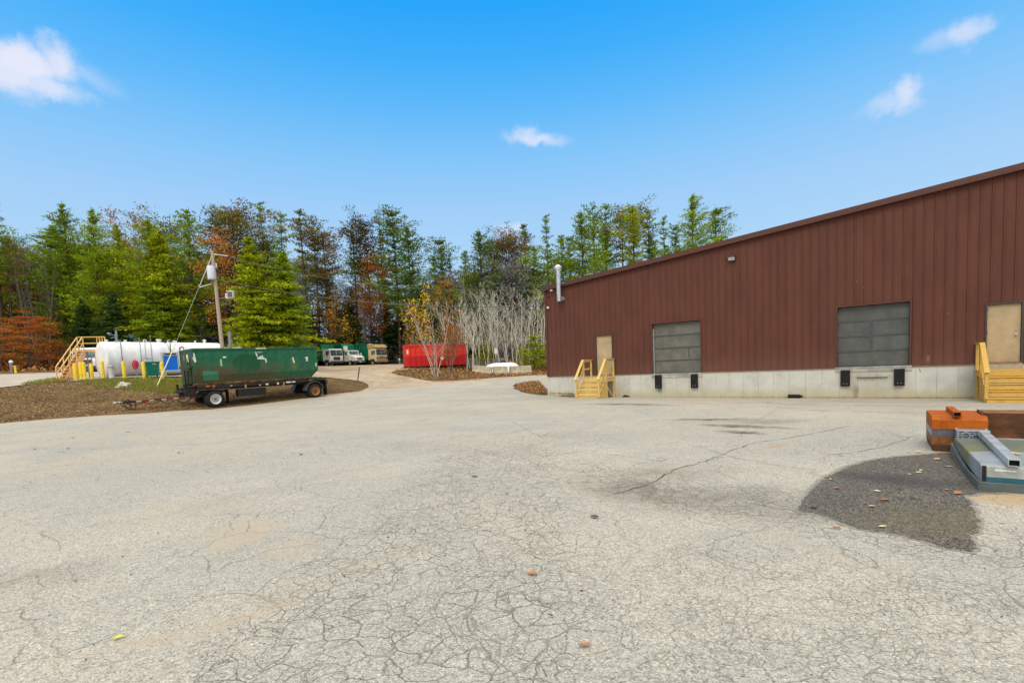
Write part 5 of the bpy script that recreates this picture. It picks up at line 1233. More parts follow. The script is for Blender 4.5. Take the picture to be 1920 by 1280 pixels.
# guy wire with strut and sleeve
gs = at(373, 539, 40.6)-pp0; gb = gp(293, 727)-pp0; mid = at(331, 640, 38.6)-pp0
m = MB(); m.tube([onp(481), gs, mid], .013, 5); m.tube([onp(530), gs], .03, 6); m.build('guy_wire', M_steel, up_)
m = MB(); m.tube([mid, gb], .035, 7); m.build('guy_guard', new_mat('pale_yellow_sleeve', color=(.70, .60, .36), rough=.5), up_)
m = MB(); m.tube([onp(481)+Vector((-.02, -.1, 0)), gs], .03, 6); m.build('strain_insulator', new_mat('pale_rod', color=(.6, .6, .55), rough=.5), up_)
def wire(a, b, sag, label, r=.018):
    pts = [a.lerp(b, t)+Vector((0, 0, -sag*4*t*(1-t))) for t in np.linspace(0, 1, 24)]
    m = MB(); m.tube(pts, r, 5); tag(m.build('power_line', new_mat('weathered_wire', color=(.10, .105, .07), rough=.7)), label, 'power line')
wire(A1e+pp0, bw(.56, .12, 5.93), .9, 'upper power line running from the pole top to the warehouse corner')
wire(onp(522)+pp0, bw(.22, .10, 5.05), .75, 'lower power line running from the pole below the transformer to the warehouse corner', .024)

# ------------------------------------------------------------------ refuse trucks
M_tgreen = new_mat('truck_green', color=(.008, .17, .085), rough=.45, var=.2, vscale=1.2)
M_tgreen2 = new_mat('deep_truck_green', color=(.010, .080, .048), rough=.5, var=.2)
M_cream = new_mat('cream_cab_paint', color=(.68, .60, .36), rough=.4, var=.1)
M_tan = new_mat('tan_roof', color=(.50, .34, .15), rough=.6, var=.2)
M_cabw = new_mat('white_cab_paint', color=(.82, .82, .78), rough=.4, var=.08)
M_chrome = new_mat('grille_steel', color=(.35, .36, .37), rough=.3, metal=.6)
def truck(px, Y, yaw, kind, label, s=1.0, dx=0):
    p = gy(px, Y); t = thing('refuse_truck' if kind != 'van' else 'box_truck', label, 'truck', (p.x, p.y, p.z+.0), yaw)
    # local x = forward, origin under the front axle
    cabm = M_cream if kind == 'cream' else M_cabw
    r = .5 if kind != 'van' else .44
    if kind == 'van':
        # conventional cab with a bonnet
        m = MB(); m.prism([(-1.9, -1.05, .75), (-1.9, -1.05, 2.55), (-1.75, -1.0, 2.68), (-.75, -1.0, 2.68), (-.35, -1.03, 1.9), (-.35, -1.05, .75)], (0, 2.1, 0)); cb_ = m.build('cab', cabm, t, bevel=.06)
        m = MB(); m.prism([(-.36, -.95, .70), (-.36, -.95, 1.85), (.95, -.95, 1.58), (1.25, -.95, 1.25), (1.28, -.95, .70)], (0, 1.9, 0)); m.build('bonnet', cabm, t, bevel=.08)
        m = MB(); m.prism([(-.68, -.90, 2.52), (-.32, -.90, 1.93), (-.30, -.90, 1.95), (-.66, -.90, 2.56)], (0, 1.8, 0)); m.build('windscreen', M_glass, cb_)
        m = MB(); m.box(1.262, 1.30, -.55, .55, .90, 1.35); m.build('grille', M_chrome, t)
        m = MB(); m.box(1.15, 1.45, -1.1, 1.1, .42, .78); m.build('bumper', M_frame, t, bevel=.03)
        m = MB(); m.box(1.452, 1.47, -.25, .2, .50, .66); m.build('number_plate', M_whitemk, t)
        for y in (-1, 1):
            m = MB(); m.box(-1.5, -.75, y*1.056-.01, y*1.056+.01, 1.85, 2.45); m.build('side_window', M_glass, cb_)
            m = MB(); m.box(1.10, 1.27, y*.80-.14, y*.80+.14, 1.05, 1.30); m.build('headlight', M_glassy, t)
            m = MB(); m.box(-.32, -.22, y*1.35-.08, y*1.35+.08, 1.7, 2.2); m.tube([(-.3, y*1.05, 2.0), (-.27, y*1.3, 2.0)], .02, 5); m.build('mirror', M_cabw, t)
        back = -2.1; ax = (-5.6,); zt_ = 3.9
    else:
        m = MB(); m.prism([(-1.2, -1.2, .85), (-1.2, -1.2, 2.75), (-1.1, -1.2, 2.86), (.80, -1.2, 2.86), (.98, -1.2, 2.70), (1.12, -1.2, 1.7), (1.12, -1.2, .60), (.62, -1.2, .55), (.60, -1.2, .85)], (0, 2.4, 0)); cb_ = m.build('cab', cabm, t, bevel=.05)
        for y0, y1 in ((-1.10, -.03), (.03, 1.10)):
            m = MB(); m.prism([(1.125, y0, 1.72), (1.0, y0, 2.66), (1.03, y0, 2.66), (1.155, y0, 1.72)], (0, y1-y0, 0)); m.build('windscreen', M_glass, cb_)
        m = MB(); m.box(1.13, 1.17, -.62, .62, .95, 1.50); m.build('grille', M_chrome if kind == 'cream' else M_frame, t)
        m = MB(); m.box(1.05, 1.35, -1.22, 1.22, .42, .80); m.build('bumper', M_frame if kind != 'cream' else new_mat('rusty_bumper', color=(.28, .17, .08), rough=.6), t, bevel=.03)
        for y in (-1, 1):
            m = MB(); m.box(1.12, 1.17, y*.92-.16, y*.92+.16, .95, 1.35); m.build('headlight', M_glassy if kind != 'cream' else M_frame, t)
            m = MB(); m.box(-.25, .45, y*1.206-.01, y*1.206+.01, 1.75, 2.50); m.build('side_window', M_glass, cb_)
            m = MB(); m.box(1.0, 1.1, y*1.5-.09, y*1.5+.09, 1.9, 2.5); m.tube([(.9, y*1.2, 2.5), (1.05, y*1.45, 2.4)], .02, 5); m.build('mirror', M_frame, t)
            m = MB(); m.tube([(1.16, y*.5, 1.75), (1.09, y*.1, 2.2)], .015, 4); m.build('wiper', M_frame, cb_)
            arch2 = MB(); arch2.box(-.65, .62, y*1.205-.012, y*1.205+.012, .55, 1.05); arch2.build('wheel_arch', M_frame, cb_)
        back = -1.5; ax = (-5.4, -6.7); zt_ = 3.95
    m = MB(); m.box(-8.5 if kind != 'van' else -7, -.2, -.45, .45, .65, .95); m.build('frame', M_chas, t)
    if kind == 'tractor':
        for y in (-1.05, 1.05): wheel(t, (0, y, r), 1 if y > 0 else -1, r=r, rim=M_rimw, dual=False)
        return t
    # body
    L = 8.8 if kind != 'van' else 6.6; bx = back
    m = MB()
    m.prism([(bx, -1.24, 1.05), (bx, -1.24, zt_-.25), (bx-.6, -1.24, zt_), (-L+1.2, -1.24, zt_), (-L, -1.24, zt_-.9), (-L-.3, -1.24, 1.1)], (0, 2.48, 0)); bo = m.build('body', M_tgreen, t, bevel=.03)
    m = MB()
    n = 7
    for i in range(n):
        x = bx-.25-i*(L+bx-1.6)/n
        for y in (-1.30, 1.245): m.box(x-.05, x+.05, y, y+.055, 1.1, zt_-.3)
    for y in (-1.30, 1.245): m.box(-L+1.2, bx-.02, y, y+.055, zt_-.28, zt_-.18)
    m.build('body_rib', M_tgreen2, bo)
    if kind == 'cream':
        m = MB(); m.prism([(-1.35, -1.22, 2.95), (-1.35, -1.22, 3.75), (-.6, -1.22, 3.85), (.95, -1.22, 3.45), (1.25, -1.22, 2.98)], (0, 2.44, 0)); m.build('roof_shield', M_tan, t, bevel=.05)
        m = MB(); m.box(-2.6, .4, -1.15, 1.15, 3.96, 4.02); m.build('top_rack', M_tgreen2, bo)
    if kind == 'white':
        m = MB(); m.box(-2.5, -1.6, -1.2, 1.2, 2.6, 3.95); m.build('hopper', M_chas, t)
    if kind == 'van':
        m = MB(); m.box(-2.15, -2.09, -.95, -.1, 2.75, 3.55); m.build('sign_board', M_white, bo)
    wheel(t, (0, -1.05, r), -1, r=r, rim=M_rimw, dual=False); wheel(t, (0, 1.05, r), 1, r=r, rim=M_rimw, dual=False)
    for a in ax: wheel(t, (a, -1.02, r), -1, r=r, rim=M_rimw); wheel(t, (a, 1.02, r), 1, r=r, rim=M_rimw)
    return t
YW = R(-39)
truck(626, 85, YW, 'white', 'white cab refuse truck with green body, leftmost of the three in the far row')
truck(668, 87.5, YW, 'van', 'white bonneted truck with green body in the middle of the far row')
truck(710, 89.2, YW, 'cream', 'cream cab refuse truck with tan roof shield, rightmost of the far row')
p_ = truck(514, 88, YW+math.pi, 'white', 'green refuse truck seen from its tail, mostly hidden behind the green container')
_t = truck(172, 46.0, R(-78), 'tractor', 'white truck partly hidden behind the tan stairs and tank'); _t.scale = (.80, .80, .80); _t.location.z -= .15

# ------------------------------------------------------------------ red dumpster and green one behind it
def redp(nt):
    c = nt.coord(); x, y, z = nt.sep(c); n = nt.noise(nt.warp(c, 1, .4), 1.8, 5, .7)
    top = nt.mapr(nt.add(z, nt.mul(nt.noise(c, .6, 2), .25)), 1.34, 1.38)
    col = nt.mix(top, (.46, .012, .012), (.66, .035, .018))
    col = nt.mix(nt.mapr(n, .5, .75, 0, .5), col, (.34, .035, .02))
    return {'Base Color': col}
M_redp = new_mat('red_container_paint', redp, rough=.5)
def dumpster(loc, rz, L, H, W, mat, label, nm='dumpster'):
    t = thing(nm, label, 'dumpster', loc, rz)
    m = MB(); m.box(0, L, 0, .05, .12, H); m.box(0, L, W-.05, W, .12, H); m.box(0, .05, .05, W-.05, .12, H); m.box(L-.05, L, .05, W-.05, .12, H); m.box(0, L, .05, W-.05, .12, .2); b = m.build('tub', mat, t)
    m = MB(); n = 11
    for i in range(n):
        x = .35+i*(L-.7)/(n-1); m.prism([(x-.10, 0, 0.12), (x-.05, -.10, .12), (x+.05, -.10, .12), (x+.10, 0, .12)], (0, 0, H-.2)); m.prism([(x-.10, W, 0.12), (x-.05, W+.10, .12), (x+.05, W+.10, .12), (x+.10, W, .12)], (0, 0, H-.2))
    m.build('side_ribs', mat, t)
    m = MB(); m.box(-.06, L+.06, -.13, .06, H-.07, H+.07); m.box(-.06, L+.06, W-.06, W+.13, H-.07, H+.07); m.box(-.06, .06, .06, W-.06, H-.07, H+.07); m.box(L-.06, L+.06, .06, W-.06, H-.07, H+.07); m.build('top_rail', mat, t)
    m = MB(); m.box(0, L, .4, .55, -.02, .119); m.box(0, L, W-.55, W-.4, -.02, .119); m.build('skid', M_chas, t)
    m = MB(); m.box(.06, .26, -.012, -.002, 1.5, 1.95); m.build('sticker', M_whitemk, b)
    return t, b
pR = at(763, 690, 54); rzR = math.atan2(.34, .94)
_, b = dumpster((pR.x, pR.y, pR.z+.02), rzR, 6.7, 2.42, 2.4, M_redp, 'bright red ribbed open top dumpster behind the thin bare trees')
m = MB(); m.box(3.75, 4.05, -.13, -.11, .75, 1.10); m.build('sticker', M_white, b)
pG = at(786, 646, 60); dumpster((pG.x, pG.y, pG.z-2.5), rzR, 6.0, 2.55, 2.4, new_mat('faded_green_paint', color=(.055, .12, .06), rough=.6, var=.3), 'faded green dumpster behind the red one, only its top showing')
# ------------------------------------------------------------------ concrete barriers, block wall, white covered heap
M_barr = new_mat('weathered_barrier', lambda nt: {'Base Color': nt.ramp(nt.noise(nt.warp(nt.coord(), 1, .4), 2.2, 6, .7), [(.3, (.28, .23, .15)), (.5, (.44, .38, .27)), (.7, (.56, .50, .39))]), 'bump': (nt.noise(nt.coord(), 8, 4), .02)}, rough=.95)
def barrier(pa, pb_, Ya, Yb, h, label):
    a = at(pa[0], pa[1], Ya); b = at(pb_[0], pb_[1], Yb); d = (b-a); L = Vector((d.x, d.y)).length
    t = thing('concrete_barrier', label, 'barrier', a, math.atan2(d.y, d.x), 'concrete barriers in front of the white heap'); t.rotation_euler = (0, -math.atan2(d.z, L), math.atan2(d.y, d.x))
    m = MB(); m.prism([(0.03, 0, -.2), (.03, 0, .12), (.03, .08, .18), (.03, .14, h), (.03, .42, h), (.03, .48, .18), (.03, .56, .12), (.03, .56, -.2)], (L-.06, 0, 0)); m.build('block', M_barr, t, bevel=.02)
    m = MB(); m.tube([(L*.3, .28, h-.02), (L*.3, .28, h+.06), (L*.36, .28, h+.06), (L*.36, .28, h-.02)], .012, 5); m.build('lifting_loop', M_rusty, t)
barrier((884, 696.5), (921, 700.5), 53, 51.2, .68, 'leftmost tilted concrete barrier beside the bare tree trunks'); barrier((925, 699.5), (952.5, 698.8), 51.4, 51.6, .70, 'short middle concrete barrier in front of the white heap'); barrier((955, 699.5), (998, 697.5), 51.6, 52.2, .72, 'long right concrete barrier with dark grime streaks')
def heap(px0, px1, pyt, Y, depth, label, flap):
    a = at(px0, 690, Y); b = at(px1, 690, Y); zt_ = at((px0+px1)/2, pyt, Y).z; g = G((a.x+b.x)/2, Y)+.0
    nx, ny = 40, 16; vs = []; W_ = b.x-a.x
    for j in range(ny+1):
        for i in range(nx+1):
            u = i/nx*2-1; v = j/ny*2-1
            e = (1-abs(u)**4)*(1-abs(v)**3); x = (a.x+b.x)/2+u*W_/2; y = Y+depth/2+v*depth/2
            z = g+(zt_-g)*min(1, max(0, e)**.45) + mnoise.noise(Vector((x*2.2, y*2, 0)))*.05*(e > .02)
            vs.append((x, y, z if e > 0 else g-.1))
    fs = [(j*(nx+1)+i, j*(nx+1)+i+1, (j+1)*(nx+1)+i+1, (j+1)*(nx+1)+i) for j in range(ny) for i in range(nx)]
    me = bpy.data.meshes.new('tarp'); me.from_pydata(vs, [], fs); me.polygons.foreach_set('use_smooth', [True]*len(fs)); return me
tarp_mat = new_mat('white_tarpaulin', color=(.74, .76, .80), rough=.45, var=.08)
t = thing('covered_heap', 'white plastic covered heap bulging up behind the concrete barriers', 'covered heap', gy(942, 53.5))
me = heap(906, 977, 679.5, 52.6, 2.6, '', 0); o = link('tarpaulin', me, tarp_mat, t); o.matrix_parent_inverse = Matrix.Translation(-t.location)
m = MB()
for px in (923, 953.5):
    a = at(px-1.6, 686, 51.45); b = at(px+1.9, 686, 51.45); c = at(px+.1, 698.5, 51.3); m.poly([a, b, c+Vector((.03, 0, 0)), c-Vector((.03, 0, 0))]); m.poly([a+Vector((-.25, .9, .1)), b+Vector((.25, .9, .1)), b, a])
o = m.build('tarpaulin_flap', tarp_mat, t); o.matrix_parent_inverse = Matrix.Translation(-t.location)
tb_ = MB(); q = at(943, 678.6, 53.6); tb_.tube([q+Vector((-.35, 0, 0)), q+Vector((-.1, 0, .10)), q+Vector((.2, 0, .05)), q+Vector((.4, 0, -.02))], [.05, .10, .09, .05], 7); tag(tb_.build('dark_bundle', M_black), 'dark bundle lying on top of the white covered heap', 'bundle')
for x0, x1, Y, h, lab in ((876, 912, 58.5, 1.1, 'left length of low grey block wall behind the white heap'), (913, 946, 59, 1.05, 'right length of low grey block wall behind the white heap')):
    a = gy(x0, Y); b = gy(x1, Y); m = MB(); m.box(0, b.x-a.x, 0, .6, -.3, h); o = m.build('block_wall', new_mat('grey_block', color=(.25, .25, .22), rough=.95, var=.3), bevel=.03); o.location = a; tag(o, lab, 'wall')
p = gy(931, 57); t = thing('sign_post', 'thin post with a small pale plate among the bare birches', 'sign post', p); m = MB(); m.tube([(0, 0, -.1), (0, 0, 2.3)], .03, 6); m.build('post', M_pipe, t); m = MB(); m.box(-.17, .17, -.05, -.03, 1.75, 2.35); m.build('plate', M_whitemk, t)
# ------------------------------------------------------------------ trees
def folm(nt, tr=.35):
    oi = nt.node('ShaderNodeObjectInfo'); tint = nt.node('ShaderNodeAttribute', attribute_name='tint').outputs['Color']
    col = nt.vmath('MULTIPLY', oi.outputs['Color'], tint)
    return col
def fol_mat(name, tr):
    m = bpy.data.materials.new(name); m.use_nodes = True; nt = NT(m.node_tree); nt.n.clear()
    out = nt.node('ShaderNodeOutputMaterial'); col = folm(nt)
    d = nt.node('ShaderNodeBsdfDiffuse'); t = nt.node('ShaderNodeBsdfTranslucent'); mx = nt.node('ShaderNodeMixShader'); mx.inputs[0].default_value = tr
    nt.set(d.inputs[0], col); nt.set(t.inputs[0], col); nt.l.new(d.outputs[0], mx.inputs[1]); nt.l.new(t.outputs[0], mx.inputs[2]); nt.l.new(mx.outputs[0], out.inputs[0]); return m
M_fol = fol_mat('foliage', .3)
def barkf(nt):
    oi = nt.node('ShaderNodeObjectInfo'); c = nt.coord()
    n = nt.noise(nt.mapping(c, scale=(3, 3, .7)), 2.5, 5, .7)
    k = nt.mapr(n, .3, .7, .55, 1.35, False); kv = nt.node('ShaderNodeCombineXYZ')
    for i in range(3): nt.set(kv.inputs[i], k)
    return {'Base Color': nt.vmath('MULTIPLY', oi.outputs['Color'], kv.outputs[0])}
M_bark = new_mat('bark', barkf, rough=.95, spec=.1)

class Fol:
    def __init__(s, rng): s.c = []; s.u = []; s.v = []; s.t = []; s.rng = rng
    def clump(s, p, d, n, spread, L, w, flat=.5, tint=1.0, drop=0):
        r = s.rng
        c = p + r.normal(0, 1, (n, 3))*spread*np.array([1, 1, flat])
        dirs = d + r.normal(0, .42, (n, 3)); dirs[:, 2] += .12-drop; dirs /= np.linalg.norm(dirs, axis=1)[:, None]+1e-9
        q = r.normal(0, 1, (n, 3)); q[:, 2] *= .5; q -= dirs*(q*dirs).sum(1)[:, None]; q /= np.linalg.norm(q, axis=1)[:, None]+1e-9
        l = L*r.uniform(.6, 1.3, n)[:, None]; ww = w*r.uniform(.6, 1.3, n)[:, None]
        s.c.append(c); s.u.append(dirs*l); s.v.append(q*ww); s.t.append(tint*r.uniform(.62, 1.35, (n, 1))*np.array([1, 1, 1])*(1+r.normal(0, .10, (n, 3))*np.array([1.0, .5, .6])))
    def mesh(s, name):
        c = np.concatenate(s.c); u = np.concatenate(s.u); v = np.concatenate(s.v); t = np.concatenate(s.t); n = len(c)
        V = np.stack([c-u*.5, c-v*.5+u*.05, c+u*.5, c+v*.5+u*.05], 1).reshape(-1, 3)
        me = bpy.data.meshes.new(name); me.vertices.add(4*n); me.vertices.foreach_set('co', V.ravel().astype(np.float32))
        me.loops.add(4*n); me.loops.foreach_set('vertex_index', np.arange(4*n, dtype=np.int32)); me.polygons.add(n)
        me.polygons.foreach_set('loop_start', np.arange(0, 4*n, 4, dtype=np.int32)); 
        me.update(calc_edges=True); me.validate()
        ca = me.color_attributes.new('tint', 'FLOAT_COLOR', 'POINT')
        ca.data.foreach_set('color', np.c_[np.repeat(np.clip(t, .2, 2), 4, 0), np.ones(4*n)].astype(np.float32).ravel())
        me.materials.append(M_fol); return me
def wood_mesh(mb, name):
    me = bpy.data.meshes.new(name); me.from_pydata(mb.v, [], mb.f); me.polygons.foreach_set('use_smooth', [True]*len(mb.f)); me.materials.append(M_bark); return me

def conifer(seed, h=20, z0=.3, maxL=4.0, prof='cone', dens=1.0, droop=0, gap=.85, twist=.3, bare=True, ctop=.0, leafL=.44, leafW=.11, nper=5):
    rng = np.random.RandomState(seed); mb = MB(); F = Fol(rng)
    bend = rng.uniform(-1, 1, 2)*twist; K = 9
    tr = lambda z: np.array([bend[0]*math.sin(z/h*3.0), bend[1]*math.sin(z/h*2.2), z])
    mb.tube([Vector(tr(h*i/K)) for i in range(K+1)], [max(.015, h*.0105*(1-i/K)**.8+.012) for i in range(K+1)], 7)
    z = h*z0
    if bare:      # dead stubs under the crown
        zz = h*z0*.35
        while zz < h*z0:
            a = rng.uniform(0, 6.28); L = rng.uniform(.5, 1.8); mb.tube([Vector(tr(zz)), Vector(tr(zz)+np.array([math.cos(a)*L, math.sin(a)*L, rng.uniform(-.3, .3)]))], [.03, .008], 3, cap=False); zz += rng.uniform(.4, 1.2)
    missing = rng.uniform(0, 6.28)
    while z < h*.985:
        f = (z-h*z0)/(h*(1-z0))
        if prof == 'cone': L0 = maxL*(1-f)**.85*(.55+.45*min(1, f*4))
        elif prof == 'round': L0 = maxL*math.sqrt(max(.02, 1-(2*f-.85)**2/1.45)) if f < .97 else maxL*.25
        else: L0 = maxL*(1-f)**.55*(.72+.28*math.sin(f*9+seed))
        nb = max(2, int(round(nper*rng.uniform(.7, 1.3))))
        a0 = rng.uniform(0, 6.28)
        for b in range(nb):
            a = a0+6.283*b/nb+rng.uniform(-.4, .4); L = L0*rng.uniform(.35, 1.28)*(1+.28*math.cos(a-missing))
            if rng.rand() < .12: L *= 1.3
            if rng.rand() > dens*1.05: continue
            up = (.10+.55*f**1.5) - droop*(1-f); zb = z+rng.uniform(-.3, .3)
            p0 = tr(zb); d = np.array([math.cos(a), math.sin(a), up]); k = max(2, int(L/.55))
            pts = [p0 + d*L*t + np.array([0, 0, (.12*L*t*t if droop < .2 else -.10*L*t*t)]) for t in np.linspace(0, 1, 4)]
            mb.tube([Vector(p) for p in pts], [.018+.008*L, .014+.004*L, .012, .006], 3, cap=False)
            sh = rng.uniform(.6, 1.35)
            for j in range(k+1):
                t = .25+.75*j/k
                p = p0 + d*L*t + np.array([0, 0, (.12*L*t*t if droop < .2 else -.10*L*t*t)])
                wsp = .12+.20*min(L, 3.2)*(1-.6*abs(t-.55))
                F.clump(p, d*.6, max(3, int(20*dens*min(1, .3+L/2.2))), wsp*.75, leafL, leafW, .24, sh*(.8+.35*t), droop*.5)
        z += gap*rng.uniform(.75, 1.25)*(1-.35*f)
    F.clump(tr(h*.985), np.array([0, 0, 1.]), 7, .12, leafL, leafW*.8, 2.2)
    return wood_mesh(mb, 'trunk'), F.mesh('crown')

def branchy(seed, h=12, stems=1, spread=.25, rb=.09, nbr=16, leaves=0, lc=.35, low=.25, ang=.7, leafL=.20, leafW=.16, bl=.30, twigs=4, layered=False):
    rng = np.random.RandomState(seed); mb = MB(); F = Fol(rng)
    for s in range(stems):
        az = rng.uniform(0, 6.28); hh = h*rng.uniform(.75, 1.05) if stems > 1 else h; lean = spread*rng.uniform(.3, 1)*hh if stems > 1 else rng.uniform(0, .06)*hh
        b0 = np.array([rng.uniform(-.3, .3), rng.uniform(-.3, .3), -.3])*(1 if stems > 1 else .2); c1, c2 = rng.uniform(-.35, .35, 2)
        P = lambda t: b0+np.array([math.cos(az)*lean*t**1.3+c1*math.sin(t*4), math.sin(az)*lean*t**1.3+c2*math.sin(t*3.3), hh*t])
        K = 9; mb.tube([Vector(P(i/K)) for i in range(K+1)], [rb*(1-.86*(i/K)) for i in range(K+1)], 6, cap=False)
        for b in range(nbr):
            t = low+(1-low)*(b+rng.uniform(0, 1))/nbr; a = rng.uniform(0, 6.28); L = hh*bl*(1-t*.62)*rng.uniform(.5, 1.2)
            up = ang*rng.uniform(.7, 1.5) if not layered else rng.uniform(-.05, .25)
            d = np.array([math.cos(a), math.sin(a), up*1.2]); d /= np.linalg.norm(d); p0 = P(min(t, .99)); r0 = rb*(1-.86*t)*.42
            Q = lambda u: p0 + d*L*u + np.array([0, 0, (.22 if not layered else .03)*L*u*u])
            mb.tube([Vector(Q(u)) for u in (0, .4, .75, 1)], [r0, r0*.7, r0*.45, .006], 4, cap=False)
            for k in range(twigs):
                u = rng.uniform(.3, 1); a2 = rng.uniform(0, 6.28); l2 = L*rng.uniform(.2, .5)
                d2 = d*.8+np.array([math.cos(a2), math.sin(a2), rng.uniform(.1, .7) if not layered else rng.uniform(-.1, .15)])*.7
                q = Q(u); mb.tube([Vector(q), Vector(q+d2*l2*.6), Vector(q+d2*l2+np.array([0, 0, .1*l2]))], [max(.009, r0*.4), .009, .005], 3, cap=False)
                if leaves and rng.rand() < lc: F.clump(q+d2*l2*.7, d2, int(leaves*rng.uniform(.5, 1.5)), l2*.42+.1, leafL, leafW, .22 if layered else .75, rng.uniform(.75, 1.25))
    cr = F.mesh('crown') if F.c else None
    return wood_mesh(mb, 'trunk'), cr

PR = {}
for i in range(4): PR['pine%d' % i] = (20, conifer(10+i, 20, (.30, .42, .22, .36)[i], (5.2, 4.4, 5.6, 4.8)[i], 'irr' if i % 2 else 'cone', 1.0, 0, .95, .3))
for i in range(4): PR['thin%d' % i] = (20, conifer(30+i, 20, (.50, .58, .45, .55)[i], (3.6, 3.0, 3.3, 3.8)[i], 'irr', .8, 0, .95, .45, nper=4))
for i in range(3): PR['red%d' % i] = (20, conifer(50+i, 20, (.60, .66, .55)[i], (3.9, 3.5, 4.1)[i], 'round', .9, 0, .8, .3, leafL=.42))
for i in range(3): PR['big%d' % i] = (24, conifer(70+i, 24, (.12, .2, .08)[i], (6.8, 6.2, 7.0)[i], 'cone', 1.0, 0, .95, .3, nper=6))
for i in range(4): PR['hem%d' % i] = (18, conifer(90+i, 18, .04, (5.6, 6.0, 5.2, 5.8)[i], 'cone', 1.0, .28, .62, .25, bare=False, nper=7, leafW=.15))
for i in range(5): PR['birch%d' % i] = (10, branchy(110+i, 10, (3, 3, 4, 3, 4)[i], .24, .052, 12, twigs=5, bl=.36, ang=1.1))
for i in range(3): PR['bare%d' % i] = (15, branchy(130+i, 15, (2, 1, 3)[i], .12, .13, 18, twigs=5, bl=.24, ang=1.0))
for i in range(3): PR['oak%d' % i] = (12, branchy(150+i, 12, 1, .1, .14, 26, leaves=26, lc=.8, low=.25, ang=.7, leafL=.17, leafW=.12, bl=.33, twigs=5))
for i in range(3): PR['beech%d' % i] = (9, branchy(160+i, 9, 2, .2, .10, 26, leaves=40, lc=.9, low=.08, ang=.2, leafL=.15, leafW=.11, bl=.62, twigs=5, layered=True))
for i in range(3): PR['maple%d' % i] = (7, branchy(170+i, 7, (3, 2, 4)[i], .28, .05, 13, leaves=6, lc=.6, low=.2, ang=.9, leafL=.20, leafW=.17, bl=.35, twigs=4))
PR['clump'] = (9, branchy(190, 9, 6, .42, .055, 12, leaves=3, lc=.12, low=.18, ang=.9, leafL=.16, leafW=.13, bl=.26, twigs=4))
for i in range(3): PR['shrub%d' % i] = (3.2, conifer(200+i, 3.2, .02, 1.5, 'irr', .9, -.35, .30, .12, bare=False, nper=5, leafL=.26, leafW=.04))

BRK = {'pine': (.085, .062, .045), 'thin': (.10, .075, .055), 'red': (.13, .08, .055), 'big': (.07, .055, .042), 'hem': (.055, .042, .032), 'birch': (.70, .67, .58), 'bare': (.17, .15, .125), 'oak': (.10, .08, .065), 'beech': (.11, .095, .08), 'maple': (.26, .22, .17), 'clump': (.42, .38, .32), 'shru': (.06, .05, .03)}
CATN = {'pine': 'pine_tree', 'thin': 'pine_tree', 'red': 'pine_tree', 'big': 'pine_tree', 'hem': 'hemlock_tree', 'birch': 'birch_tree', 'bare': 'bare_tree', 'oak': 'autumn_tree', 'beech': 'beech_tree', 'maple': 'young_maple', 'clump': 'bare_tree', 'shru': 'evergreen_shrub'}
TREES = []
def tree(kind, px, Y, yt, col, label, group=None, wide=1.0, brk=None, zoff=0):
    h0, (tm, cm) = PR[kind]; base = kind.rstrip('0123456789'); base = 'shru' if base == 'shrub' else base
    p = gy(px, Y); top = at(px, yt, Y).z; h = max(1.0, top-p.z); s = h/h0
    t = thing(CATN[base], label, 'tree' if base != 'shru' else 'shrub', (p.x, p.y, p.z-.1+zoff), random.uniform(0, 6.28), group)
    sx = s*wide; t.scale = (sx, sx, s)
    o = bpy.data.objects.new('trunk', tm); COL.objects.link(o); o.parent = t; b = brk or BRK[base]; k = random.uniform(.8, 1.2); o.color = (b[0]*k, b[1]*k, b[2]*k, 1)
    if cm:
        o = bpy.data.objects.new('crown', cm); COL.objects.link(o); o.parent = t; o.color = (*col, 1)
    return t
GB = (.25, .34, .016); GY = (.31, .36, .014); GD = (.125, .19, .022); GM = (.20, .285, .018); BRN = (.21, .14, .045); BRG = (.19, .18, .032)
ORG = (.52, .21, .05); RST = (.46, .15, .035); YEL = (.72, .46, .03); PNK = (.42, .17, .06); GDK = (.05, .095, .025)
W = 'standing in the woods'
